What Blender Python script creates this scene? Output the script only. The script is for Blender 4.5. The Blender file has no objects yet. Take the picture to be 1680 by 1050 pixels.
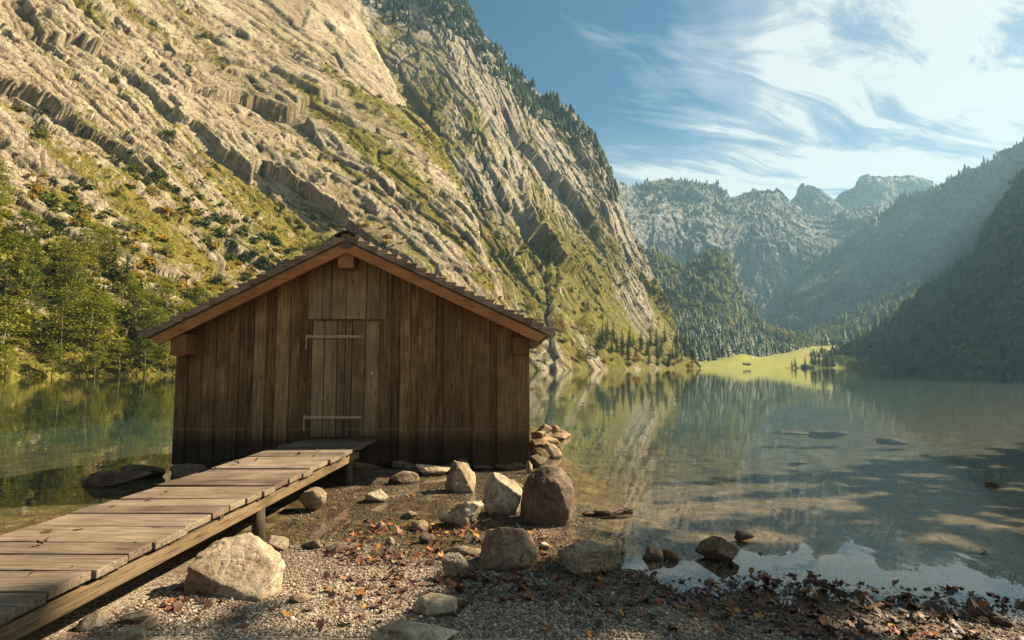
import bpy, bmesh, math, random
import numpy as np
from mathutils import Vector, Matrix

rng = np.random.default_rng(7)
random.seed(7)
sc = bpy.context.scene
COL = sc.collection

# ------------------------------------------------------------------ camera geometry
F = 933.0                       # focal length in photo pixels (1680 wide, 20 mm on 36 mm)
CAMZ = 1.6
PITCH = math.atan(75.5 / F)
CP, SP = math.cos(PITCH), math.sin(PITCH)

def ray(u, v):
    a, b = (u - 840.0) / F, (v - 525.0) / F
    return np.array([a, CP + SP * b, SP - CP * b])

def P(u, v, Y):                  # point seen at photo position u, v standing Y metres ahead
    d = ray(u, v)
    return np.array([0, 0, CAMZ]) + d * (Y / d[1])

def G(u, v, z=0.0):              # point of the horizontal plane z seen at u, v
    d = ray(u, v)
    return np.array([0, 0, CAMZ]) + d * ((z - CAMZ) / d[2])

def proj(p):
    p = np.asarray(p, float)
    x, y, z = p[..., 0], p[..., 1], p[..., 2] - CAMZ
    dep = y * CP + z * SP
    up = -y * SP + z * CP
    dep = np.where(dep > 0.01, dep, 1e9)
    return 840 + F * x / dep, 525 - F * up / dep

cam = bpy.data.cameras.new('camera')
cam.sensor_width = 36.0
cam.lens = F * 36.0 / 1680.0
cam.clip_start = 0.05
cam.clip_end = 30000
camo = bpy.data.objects.new('camera', cam)
COL.objects.link(camo)
camo.location = (0, 0, CAMZ)
camo.rotation_euler = (math.pi / 2 + PITCH, 0, 0)
sc.camera = camo

# ------------------------------------------------------------------ noise
def _h(ix, iy, iz, s):
    h = (ix.astype(np.int64) * 374761393 + iy.astype(np.int64) * 668265263 + iz.astype(np.int64) * 2147483647 + s * 1274126177) & 0xFFFFFFFF
    h = ((h ^ (h >> 13)) * 1274126177) & 0xFFFFFFFF
    h = ((h ^ (h >> 16)) * 2246822519) & 0xFFFFFFFF
    return ((h ^ (h >> 15)) & 0xFFFFFF) / float(0xFFFFFF)

def vn(x, y, z=None, s=0):       # value noise, 0..1
    x = np.asarray(x, float); y = np.asarray(y, float)
    z = np.zeros_like(x) if z is None else np.asarray(z, float)
    ix, iy, iz = np.floor(x), np.floor(y), np.floor(z)
    fx, fy, fz = x - ix, y - iy, z - iz
    ix, iy, iz = ix.astype(np.int64), iy.astype(np.int64), iz.astype(np.int64)
    fx, fy, fz = [t * t * t * (t * (t * 6 - 15) + 10) for t in (fx, fy, fz)]
    r = 0
    for dz in (0, 1):
        wz = fz if dz else 1 - fz
        for dy in (0, 1):
            wy = fy if dy else 1 - fy
            a = _h(ix, iy + dy, iz + dz, s); b = _h(ix + 1, iy + dy, iz + dz, s)
            r = r + wz * wy * (a + (b - a) * fx)
    return r

def fbm(x, y, z=None, s=0, o=4, g=0.5):
    r, a, t, f = 0, 1.0, 0, 1.0
    for i in range(o):
        r = r + a * vn(x * f, y * f, None if z is None else z * f, s + i * 17)
        t += a; a *= g; f *= 2.03
    return r / t

def ridged(x, y, s=0, o=4, g=0.5):
    r, a, t, f = 0, 1.0, 0, 1.0
    for i in range(o):
        n = 1 - np.abs(2 * vn(x * f, y * f, None, s + i * 31) - 1)
        r = r + a * n * n
        t += a; a *= g; f *= 2.1
    return r / t

def facets(x, y, s=0, tilt=1.0, hs=1.0):  # flat tilted cells with sharp steps between them: broken rock
    ix, iy = np.floor(x).astype(np.int64), np.floor(y).astype(np.int64)
    best = np.full(x.shape, 1e9); sec = np.full(x.shape, 1e9); val = np.zeros(x.shape)
    zz = np.zeros_like(ix)
    for dx in (-1, 0, 1):
        for dy in (-1, 0, 1):
            cx, cy = ix + dx, iy + dy
            px = cx + _h(cx, cy, zz, s); py = cy + _h(cx, cy, zz, s + 1)
            d = (x - px) ** 2 + (y - py) ** 2
            h = .5 + hs * (_h(cx, cy, zz, s + 2) - .5) + tilt * ((x - px) * (_h(cx, cy, zz, s + 3) - .5) + (y - py) * (_h(cx, cy, zz, s + 4) - .5))
            m = d < best
            sec = np.where(m, best, np.minimum(sec, d))
            val = np.where(m, h, val)
            best = np.where(m, d, best)
    return val, np.sqrt(sec) - np.sqrt(best)

def sstep(a, b, x):
    t = np.clip((x - a) / (b - a), 0, 1)
    return t * t * (3 - 2 * t)

# ------------------------------------------------------------------ objects
def props(o, label=None, cat=None, group=None, kind=None):
    if label: o['label'] = label
    if cat: o['category'] = cat
    if group: o['group'] = group
    if kind: o['kind'] = kind
    return o

def empty(name, loc, label, cat, group=None):
    o = bpy.data.objects.new(name, None)
    COL.objects.link(o)
    o.location = loc
    o.empty_display_size = 0.2
    return props(o, label, cat, group)

def mesh_np(name, V, Fs, mats=None, attrs=None, smooth=False, mi=None):
    me = bpy.data.meshes.new(name)
    V = np.ascontiguousarray(V, dtype=np.float32)
    if not isinstance(Fs, (list, tuple)): Fs = [Fs]
    Fs = [np.asarray(f, dtype=np.int32) for f in Fs if len(f)]
    me.vertices.add(len(V)); me.vertices.foreach_set('co', V.ravel())
    nl = sum(f.size for f in Fs); npoly = sum(len(f) for f in Fs)
    me.loops.add(nl); me.polygons.add(npoly)
    me.loops.foreach_set('vertex_index', np.concatenate([f.ravel() for f in Fs]))
    ls, st = [], 0
    for f in Fs:
        k = f.shape[1]
        ls.append(st + np.arange(len(f), dtype=np.int32) * k); st += f.size
    me.polygons.foreach_set('loop_start', np.concatenate(ls).astype(np.int32))
    if smooth: me.polygons.foreach_set('use_smooth', np.ones(npoly, dtype=bool))
    me.update(calc_edges=True)
    for k, a in (attrs or {}).items():
        at = me.attributes.new(k, 'FLOAT', 'POINT')
        at.data.foreach_set('value', np.ascontiguousarray(a, dtype=np.float32).ravel())
    for m in (mats if isinstance(mats, (list, tuple)) else [mats] if mats else []):
        me.materials.append(m)
    if mi is not None: me.polygons.foreach_set('material_index', np.asarray(mi, dtype=np.int32))
    return me

def link(name, me, parent=None, loc=None):
    o = bpy.data.objects.new(name, me)
    COL.objects.link(o)
    if parent is not None: o.parent = parent
    if loc is not None: o.location = loc
    return o

class MB:                        # collects shapes in world space, links them as ONE mesh
    def __init__(self):
        self.bm = bmesh.new(); self.t = self.bm.verts.layers.float.new('tint')
    def hexa(self, pts, tint=None):        # 8 corners: bottom ring 0-3, top ring 4-7
        tint = random.random() if tint is None else tint
        vs = [self.bm.verts.new(tuple(float(c) for c in p)) for p in pts]
        for v in vs: v[self.t] = tint
        for f in ((3, 2, 1, 0), (4, 5, 6, 7), (0, 1, 5, 4), (1, 2, 6, 5), (2, 3, 7, 6), (3, 0, 4, 7)):
            self.bm.faces.new([vs[i] for i in f])
    def box(self, x0, x1, y0, y1, z0, z1, tint=None):
        self.hexa([(x0, y0, z0), (x1, y0, z0), (x1, y1, z0), (x0, y1, z0), (x0, y0, z1), (x1, y0, z1), (x1, y1, z1), (x0, y1, z1)], tint)
    def prism(self, poly, d, tint=None):   # polygon (3-D points) pushed along vector d
        tint = random.random() if tint is None else tint
        a = [self.bm.verts.new(tuple(p)) for p in poly]
        b = [self.bm.verts.new(tuple(np.asarray(p) + np.asarray(d))) for p in poly]
        for v in a + b: v[self.t] = tint
        self.bm.faces.new(a); self.bm.faces.new(b[::-1])
        n = len(a)
        for i in range(n): self.bm.faces.new([a[i], b[i], b[(i + 1) % n], a[(i + 1) % n]])
    def tube(self, pts, rads, n=7, tint=None, cap=True):
        tint = random.random() if tint is None else tint
        pts = [Vector([float(c) for c in p]) for p in pts]; rings = []
        for i, p in enumerate(pts):
            d = (pts[min(i + 1, len(pts) - 1)] - pts[max(i - 1, 0)]).normalized()
            a = d.orthogonal().normalized() if abs(d.z) < .99 else Vector((1, 0, 0))
            b = d.cross(a).normalized(); a = b.cross(d)
            r = []
            for k in range(n):
                t = 2 * math.pi * k / n
                v = self.bm.verts.new(p + (a * math.cos(t) + b * math.sin(t)) * rads[i]); v[self.t] = tint; r.append(v)
            rings.append(r)
        for i in range(len(rings) - 1):
            for k in range(n):
                self.bm.faces.new([rings[i][k], rings[i][(k + 1) % n], rings[i + 1][(k + 1) % n], rings[i + 1][k]])
        if cap:
            self.bm.faces.new(rings[0][::-1]); self.bm.faces.new(rings[-1])
    def build(self, name, mat, parent=None, bevel=0, smooth=False, jitter=0):
        bmesh.ops.recalc_face_normals(self.bm, faces=self.bm.faces)
        if bevel:
            bmesh.ops.bevel(self.bm, geom=list(self.bm.edges), offset=bevel, segments=2, profile=.6, affect='EDGES', clamp_overlap=True)
        if jitter:
            for v in self.bm.verts: v.co += Vector((random.gauss(0, jitter), random.gauss(0, jitter), random.gauss(0, jitter)))
        me = bpy.data.meshes.new(name)
        if parent is not None:
            off = Vector(parent.location)
            q = parent.parent
            while q is not None: off += Vector(q.location); q = q.parent
            bmesh.ops.translate(self.bm, verts=self.bm.verts, vec=-off)
        if smooth:
            for f in self.bm.faces: f.smooth = True
        self.bm.to_mesh(me); self.bm.free()
        me.materials.append(mat)
        return link(name, me, parent)

# ------------------------------------------------------------------ materials
class NT:
    def __init__(self, name):
        self.m = bpy.data.materials.new(name); self.m.use_nodes = True
        self.t = self.m.node_tree; self.t.nodes.clear()
        self.out = self.t.nodes.new('ShaderNodeOutputMaterial')
    def n(self, typ, ins=None, **kw):
        nd = self.t.nodes.new('ShaderNode' + typ)
        for k, v in kw.items(): setattr(nd, k, v)
        for k, v in (ins or {}).items(): self.put(nd.inputs[k], v)
        return nd
    def put(self, sock, v):
        if isinstance(v, bpy.types.NodeSocket): self.t.links.new(v, sock)
        elif isinstance(v, (tuple, list)) and sock.type == 'RGBA' and len(v) == 3: sock.default_value = (*v, 1)
        else: sock.default_value = v
    def math(self, op, a, b=0.0, c=0.0, clamp=False):
        nd = self.n('Math', operation=op, use_clamp=clamp)
        self.put(nd.inputs[0], a); self.put(nd.inputs[1], b); self.put(nd.inputs[2], c)
        return nd.outputs[0]
    def vmath(self, op, a, b):
        nd = self.n('VectorMath', operation=op); self.put(nd.inputs[0], a); self.put(nd.inputs[1], b); return nd.outputs[0]
    def coords(self, kind='Object'): return self.n('TexCoord').outputs[kind]
    def map(self, vec, scale=(1, 1, 1), loc=(0, 0, 0), rot=(0, 0, 0)):
        return self.n('Mapping', {'Vector': vec, 'Location': loc, 'Rotation': rot, 'Scale': scale}).outputs[0]
    def noise(self, vec, scale=1, detail=4, rough=.55, dist=0):
        return self.n('TexNoise', {'Vector': vec, 'Scale': scale, 'Detail': detail, 'Roughness': rough, 'Distortion': dist}).outputs[0]
    def vor(self, vec, scale=1, out='Distance', feature='F1', rand=1):
        return self.n('TexVoronoi', {'Vector': vec, 'Scale': scale, 'Randomness': rand}, feature=feature).outputs[out]
    def ramp(self, f, stops, interp='LINEAR'):
        r = self.n('ValToRGB'); r.color_ramp.interpolation = interp
        e = r.color_ramp.elements
        while len(e) < len(stops): e.new(.5)
        for i, (p, c) in enumerate(stops):
            e[i].position = p; e[i].color = (c, c, c, 1) if isinstance(c, (int, float)) else (*c, 1)
        self.put(r.inputs[0], f)
        return r.outputs[0]
    def mix(self, f, a, b, mode='MIX'):
        nd = self.n('Mix', data_type='RGBA', blend_type=mode)
        self.put(nd.inputs[0], f); self.put(nd.inputs[6], a); self.put(nd.inputs[7], b)
        return nd.outputs[2]
    def attr(self, name, out='Fac'): return self.n('Attribute', attribute_name=name).outputs[out]
    def rand(self): return self.n('ObjectInfo').outputs['Random']
    def bump(self, h, strength=.5, dist=.02, normal=None):
        ins = {'Height': h, 'Strength': strength, 'Distance': dist}
        if normal is not None: ins['Normal'] = normal
        return self.n('Bump', ins).outputs[0]
    def surf(self, color, rough=.8, normal=None, spec=.3, **kw):
        ins = {'Base Color': color, 'Roughness': rough, 'Specular IOR Level': spec}
        if normal is not None: ins['Normal'] = normal
        ins.update(kw)
        b = self.n('BsdfPrincipled', ins)
        self.t.links.new(b.outputs[0], self.out.inputs[0])
        return self.m

def wood(name, dark, mid, light, axis='z', rough=.8, stain=False, scale=1.0):
    n = NT(name)
    t = n.attr('tint')
    c = n.vmath('ADD', n.coords(), n.n('CombineXYZ', {'X': n.math('MULTIPLY', t, 37.0), 'Y': n.math('MULTIPLY', t, 23.0), 'Z': n.math('MULTIPLY', t, 61.0)}).outputs[0])
    lo, hi = 1.6 * scale, 34.0 * scale
    s = {'x': (lo, hi, hi), 'y': (hi, lo, hi), 'z': (hi, hi, lo)}[axis]
    s2 = tuple(q * 3.5 if q > 5 else q * 2 for q in s)
    g1 = n.noise(n.map(c, s), 1, 5, .6, .6)
    g2 = n.noise(n.map(c, s2), 1, 3, .6)
    blot = n.noise(c, 1.7 * scale, 3, .6)
    kn = n.vor(n.map(c, tuple(2.2 if q < 5 else 7 for q in s)), 1)
    knot = n.ramp(kn, [(0.0, 1.0), (.07, .9), (.13, 0.0)])
    f = n.math('ADD', n.math('MULTIPLY', g1, .75), n.math('MULTIPLY', g2, .35))
    f = n.math('ADD', f, n.math('MULTIPLY', n.math('SUBTRACT', t, .5), .24))
    f = n.math('ADD', f, n.math('MULTIPLY', n.math('SUBTRACT', blot, .5), .5))
    col = n.ramp(f, [(.28, dark), (.55, mid), (.82, light)])
    col = n.mix(n.math('MULTIPLY', knot, .75), col, tuple(q * .35 for q in dark))
    crack = n.ramp(g2, [(.30, 1.0), (.40, 0.0)])
    col = n.mix(n.math('MULTIPLY', crack, .55), col, tuple(q * .4 for q in dark))
    if stain:                     # old water line on the boards
        z = n.n('SeparateXYZ', {'Vector': n.coords()}).outputs[2]
        zz = n.math('ADD', z, n.math('MULTIPLY', n.math('SUBTRACT', n.noise(n.coords(), 6, 4), .5), .10))
        low = n.ramp(n.math('DIVIDE', zz, 1.0), [(.40, 1.0), (.60, 0.0)])
        col = n.mix(n.math('MULTIPLY', low, .80), col, (.014, .009, .005))
        sc_ = n.ramp(n.noise(n.map(n.coords(), (9, 9, 5)), 4, 5, .7), [(.55, 0.0), (.72, 1.0)])
        col = n.mix(n.math('MULTIPLY', n.math('MULTIPLY', sc_, low), .35), col, (.16, .12, .08))
        up = n.ramp(n.math('DIVIDE', zz, 4.0), [(.14, 1.0), (.19, .55), (.32, 0.0)])
        col = n.mix(n.math('MULTIPLY', n.math('MULTIPLY', up, blot), .55), col, (.02, .012, .007))
        line = n.ramp(n.math('ABSOLUTE', n.math('SUBTRACT', n.math('ADD', z, n.math('MULTIPLY', t, .025)), .62)), [(.008, 1.0), (.022, 0.0)])
        col = n.mix(n.math('MULTIPLY', n.math('MULTIPLY', line, g1), .75), col, (.17, .12, .075))
    h = n.math('SUBTRACT', n.math('ADD', g1, n.math('MULTIPLY', g2, .6)), n.math('MULTIPLY', crack, .6))
    return n.surf(col, rough, n.bump(h, .55, .012), .25)

M = {}
M['wall'] = wood('weathered_wall_wood', (.036, .019, .007), (.165, .095, .037), (.33, .21, .09), 'z', .8, stain=True)
M['door'] = wood('door_wood', (.07, .044, .020), (.18, .118, .056), (.31, .215, .11), 'z', .8, stain=True)
M['barge'] = wood('orange_stained_wood', (.15, .060, .017), (.30, .132, .040), (.42, .205, .07), 'x', .6)
M['beam'] = wood('red_brown_beam_wood', (.12, .052, .018), (.22, .10, .036), (.32, .165, .065), 'y', .65)
M['shingle'] = wood('dark_shingle_wood', (.07, .047, .028), (.19, .138, .09), (.33, .25, .17), 'x', .85, scale=1.4)
M['deck'] = wood('grey_deck_wood', (.045, .032, .021), (.155, .115, .077), (.30, .24, .172), 'x', .75, scale=1.3)
M['stringer'] = wood('stringer_wood', (.05, .032, .015), (.15, .10, .05), (.25, .18, .10), 'y', .8)
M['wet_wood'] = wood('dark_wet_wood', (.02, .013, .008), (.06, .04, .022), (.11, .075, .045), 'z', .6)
M['driftwood'] = wood('driftwood', (.03, .018, .01), (.085, .055, .035), (.2, .15, .1), 'x', .8)

def plain_metal(name, col, metal=.35):
    n = NT(name)
    k = n.noise(n.coords(), 30, 4)
    return n.surf(n.mix(k, tuple(c * .6 for c in col), col), .55, n.bump(k, .2, .004), .4, Metallic=metal)
M['iron'] = plain_metal('pale_hinge_metal', (.40, .30, .17), 0.0)
M['brass'] = plain_metal('knob_metal', (.62, .42, .22))

def foliage(name, c0, c1, c2, trans=.35, haze=0):
    n = NT(name)
    t = n.attr('tint'); r = n.rand()
    f = n.math('ADD', n.math('MULTIPLY', t, .6), n.math('MULTIPLY', r, .45))
    col = n.ramp(f, [(.1, c0), (.5, c1), (.95, c2)])
    d = n.n('BsdfDiffuse', {'Color': col})
    tr = n.n('BsdfTranslucent', {'Color': col})
    gl = n.n('BsdfGlossy', {'Color': (.5, .5, .5, 1), 'Roughness': .5})
    m1 = n.n('MixShader', {0: trans, 1: d.outputs[0], 2: tr.outputs[0]})
    m2 = n.n('MixShader', {0: .04, 1: m1.outputs[0], 2: gl.outputs[0]})
    n.t.links.new(m2.outputs[0], n.out.inputs[0])
    return n.m
M['leaf'] = foliage('autumn_broadleaf_leaves', (.055, .085, .010), (.165, .18, .018), (.34, .275, .03))
M['leafgold'] = foliage('gold_shrub_leaves', (.12, .12, .012), (.24, .19, .018), (.36, .21, .025))
M['leafgreen'] = foliage('green_shrub_leaves', (.03, .045, .008), (.095, .11, .014), (.22, .205, .03))
M['needle'] = foliage('conifer_needles', (.016, .028, .008), (.035, .052, .012), (.075, .085, .018), .15)
M['farleaf'] = foliage('far_broadleaf_leaves', (.055, .085, .014), (.13, .155, .022), (.26, .23, .04), .3)
M['farneedle'] = foliage('far_conifer_needles', (.018, .03, .010), (.038, .055, .015), (.075, .09, .022), .1)

def bark(name, a, b):
    n = NT(name); c = n.coords()
    k = n.noise(n.map(c, (9, 9, 2)), 1.5, 5)
    return n.surf(n.ramp(k, [(.3, a), (.7, b)]), .9, n.bump(k, .6, .02))
M['bark'] = bark('grey_bark', (.06, .05, .035), (.26, .22, .16))
M['barkdark'] = bark('dark_bark', (.03, .022, .015), (.10, .075, .05))

def stone(name, pale, mid, dark, sc_=1.0):
    n = NT(name)
    c = n.vmath('ADD', n.coords(), n.n('CombineXYZ', {'X': n.math('MULTIPLY', n.rand(), 50.0), 'Y': n.math('MULTIPLY', n.rand(), 20.0), 'Z': 0.0}).outputs[0])
    a = n.noise(c, 5 * sc_, 8, .62, .4); b = n.noise(c, 22 * sc_, 8, .7); m = n.noise(c, 70 * sc_, 4, .7)
    f = n.math('ADD', n.math('MULTIPLY', n.noise(c, 2.6 * sc_, 4, .6), .35), n.math('ADD', n.math('MULTIPLY', a, .40), n.math('MULTIPLY', b, .42)))
    col = n.ramp(f, [(.45, dark), (.57, mid), (.69, pale)])
    cr = n.ramp(n.vor(n.vmath('ADD', c, n.n('CombineXYZ', {'X': a, 'Y': b, 'Z': a}).outputs[0]), 4 * sc_, feature='DISTANCE_TO_EDGE'), [(.0, 1.0), (.02, 0.0)])
    col = n.mix(n.math('MULTIPLY', cr, .45), col, tuple(q * .45 for q in dark))
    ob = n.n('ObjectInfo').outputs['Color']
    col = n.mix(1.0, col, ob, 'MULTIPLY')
    wz = n.n('SeparateXYZ', {'Vector': n.n('NewGeometry').outputs['Position']}).outputs[2]
    wz = n.math('ADD', wz, n.math('MULTIPLY', n.math('SUBTRACT', a, .5), .08))
    wet = n.ramp(wz, [(.015, 1.0), (.05, 0.0)])
    col = n.mix(n.math('MULTIPLY', wet, .7), col, tuple(q * .5 for q in dark))
    h = n.math('ADD', n.math('ADD', n.math('MULTIPLY', a, .8), n.math('MULTIPLY', b, .5)), n.math('SUBTRACT', n.math('MULTIPLY', m, .2), n.math('MULTIPLY', cr, .3)))
    return n.surf(col, .85, n.bump(h, .8, .035 / sc_), .3)
M['stone'] = stone('limestone_rock', (.50, .44, .345), (.30, .25, .18), (.10, .072, .046))
M['bedrock'] = stone('foundation_stone', (.16, .13, .10), (.09, .07, .05), (.035, .025, .018))
for k in ():
    pass

# ------------------------------------------------------------------ mountains
def crom(Pk, ts):                # Catmull-Rom along axis 0, ts in 0..n-1
    n = len(Pk)
    i = np.clip(np.floor(ts).astype(int), 0, n - 2); f = (ts - i)
    f = f.reshape((-1,) + (1,) * (Pk.ndim - 1))
    p0, p1, p2, p3 = Pk[np.clip(i - 1, 0, n - 1)], Pk[i], Pk[i + 1], Pk[np.clip(i + 2, 0, n - 1)]
    return p1 + .5 * f * (p2 - p0 + f * (2 * p0 - 5 * p1 + 4 * p2 - p3 + f * (3 * (p1 - p2) + p3 - p0)))

def grid_faces(nu, nv):
    i = np.arange(nu - 1)[:, None] * nv + np.arange(nv - 1)[None, :]
    i = i.ravel()
    return np.stack([i, i + nv, i + nv + 1, i + 1], 1)

def grid_normals(X):
    du = np.gradient(X, axis=0); dv = np.gradient(X, axis=1)
    n = np.cross(du, dv)
    n /= np.linalg.norm(n, axis=2, keepdims=True) + 1e-9
    return n

def column(base, top, fr, back):
    base, top = np.array(base, float), np.array(top, float)
    pts = [base + (base - top) * np.array([.05, .05, 0]) - np.array([0, 0, 14]), base]
    for f, zf in fr:
        p = base + (top - base) * f; p[2] = base[2] + (top[2] - base[2]) * zf
        pts.append(p)
    pts.append(top)
    for b in back: pts.append(top + np.array(b, float) * np.array([1, 1, 0]) + np.array([0, 0, b[2] * (top[2] + 10) if b[2] > -1 else -(top[2] + 10)]))
    return pts

class Slope:
    """A mountain side: a smooth sheet through columns that run from its foot over its crest and down behind,
    broken up by rock relief along its normals."""
    def __init__(self, cols, nu, nv, relief, seed, vsplit=None):
        C = np.array(cols, float)
        k = C.shape[1]
        A = crom(C, np.linspace(0, len(C) - 1, nu))
        nb = k - 1
        ts = np.linspace(0, nb, nv) if vsplit is None else np.concatenate([np.linspace(0, vsplit, int(nv * .9), endpoint=False), np.linspace(vsplit, nb, nv - int(nv * .9))])
        B = crom(np.swapaxes(A, 0, 1), ts); B = np.swapaxes(B, 0, 1)
        n = grid_normals(B)
        mid = n[nu // 2, nv // 3]
        if mid[2] < 0: n = -n; self.flip = True
        else: self.flip = False
        # metric coordinates along the foot and up the slope
        S = np.concatenate([[0], np.cumsum(np.linalg.norm(np.diff(B[:, int(nv * .25)], axis=0), axis=1))])
        T = np.concatenate([[0], np.cumsum(np.linalg.norm(np.diff(B[nu // 2], axis=0), axis=1))])
        self.S = np.repeat(S[:, None], nv, 1); self.T = np.repeat(T[None, :], nu, 0)
        self.B, self.nu, self.nv = B, nu, nv
        self.attr = {}
        d = relief(self)
        self.X = B + n * d[..., None]
        self.N = grid_normals(self.X)
        if self.flip: self.N = -self.N
    def finish(self, name, mat, label, cat):
        f = grid_faces(self.nu, self.nv)
        if self.flip: f = f[:, ::-1]
        me = mesh_np(name, self.X.reshape(-1, 3), f, mat, {k: v.reshape(-1) for k, v in self.attr.items()}, smooth=False)
        self.o = link(name, me)
        if label: props(self.o, label, cat, kind='structure')
        else: props(self.o, kind='structure')
        return self.o
    def pick(self, w, n, minz=.4):
        w = np.where(self.X[..., 2] < minz, 0, np.clip(w, 0, None))
        u, v = proj(self.X)
        w = w * ((u > -40) & (u < 1720) & (v > -30))
        # even coverage by area
        du = np.linalg.norm(np.gradient(self.X, axis=0), axis=2) * np.linalg.norm(np.gradient(self.X, axis=1), axis=2)
        w = (w * du).ravel(); s = w.sum()
        if s <= 0: return np.zeros((0, 3)), np.zeros((0, 2), int)
        i = rng.choice(len(w), n, p=w / s, replace=True)
        a, b = i // self.nv, i % self.nv
        return self.X[a, b] + 0.0, np.stack([a, b], 1)

def mountain_mat(name, rock, grass, fine=1.0, forest=None):
    n = NT(name)
    veg, tone, crack = n.attr('veg'), n.attr('tone'), n.attr('crack')
    c = n.coords()
    a = n.noise(c, .35 * fine, 7, .65, .3)
    b = n.noise(c, 1.6 * fine, 6, .7)
    st = n.n('CombineXYZ', {'X': n.attr('su'), 'Y': n.attr('sv'), 'Z': 0.0}).outputs[0]
    s = n.noise(n.map(st, (9, 5, 1)), 1, 6, .7, .4)
    jt = n.vor(n.vmath('ADD', n.map(st, (16, 18, 1)), n.n('CombineXYZ', {'X': n.math('MULTIPLY', b, 1.5), 'Y': n.math('MULTIPLY', a, 1.5), 'Z': 0.0}).outputs[0]), 1, feature='DISTANCE_TO_EDGE')
    joint = n.math('MULTIPLY', n.ramp(jt, [(.0, 1.0), (.07, 0.0)]), n.ramp(s, [(.42, 0.0), (.58, 1.0)]))
    f = n.math('ADD', n.math('ADD', n.math('MULTIPLY', a, .26), n.math('MULTIPLY', b, .34)), n.math('ADD', n.math('MULTIPLY', tone, .20), n.math('MULTIPLY', s, .36)))
    col = n.ramp(f, [(.34, rock[0]), (.52, rock[1]), (.72, rock[2])])
    col = n.mix(n.math('MAXIMUM', n.math('MULTIPLY', crack, .85), n.math('MULTIPLY', joint, .6)), col, tuple(q * .35 for q in rock[0]))
    v = n.math('ADD', veg, n.math('MULTIPLY', n.math('SUBTRACT', n.math('ADD', n.math('MULTIPLY', s, .35), n.math('ADD', n.math('MULTIPLY', b, .45), n.math('MULTIPLY', n.noise(c, 5 * fine, 4, .7), .25))), .52), 2.6))
    g = n.noise(c, 2.6 * fine, 5, .7)
    gcol = n.ramp(n.math('ADD', n.math('MULTIPLY', g, .7), n.math('MULTIPLY', a, .35)), [(.40, grass[0]), (.52, grass[1]), (.64, grass[2])])
    col = n.mix(n.ramp(v, [(.44, 0.0), (.58, 1.0)]), col, gcol)
    zw = n.n('SeparateXYZ', {'Vector': n.n('NewGeometry').outputs['Position']}).outputs[2]
    col = n.mix(n.ramp(n.math('ADD', n.math('MULTIPLY', zw, -.5), n.math('MULTIPLY', b, .1)), [(.05, 0.0), (.25, 1.0)]), col, (.016, .030, .018))
    h = n.math('ADD', n.math('SUBTRACT', n.math('MULTIPLY', s, 1.0), n.math('MULTIPLY', joint, .5)), n.math('ADD', n.math('MULTIPLY', b, .5), n.math('MULTIPLY', g, .3)))
    return n.surf(col, .95, n.bump(h, .9, (1.1 if fine > .3 else .6) / fine), .1)

GRASS = [(.038, .040, .007), (.135, .118, .02), (.29, .235, .055)]
M['cliff'] = mountain_mat('pale_limestone_cliff', [(.075, .056, .032), (.265, .212, .13), (.47, .40, .28)], GRASS)
M['cliffb'] = mountain_mat('limestone_headwall', [(.08, .066, .046), (.26, .222, .155), (.43, .38, .29)], [(.05, .055, .012), (.14, .125, .024), (.24, .19, .04)], .5)
M['farrock'] = mountain_mat('distant_grey_rock', [(.07, .07, .065), (.16, .157, .142), (.31, .305, .28)], [(.016, .026, .010), (.035, .045, .014), (.075, .08, .024)], .10)
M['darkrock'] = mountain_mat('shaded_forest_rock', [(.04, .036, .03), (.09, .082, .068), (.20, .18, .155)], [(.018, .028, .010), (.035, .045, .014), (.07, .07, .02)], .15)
M['meadow'] = mountain_mat('meadow_grass', [(.2, .17, .05), (.26, .24, .06), (.3, .28, .08)], [(.14, .15, .032), (.235, .24, .055), (.32, .30, .085)], .5)

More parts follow.
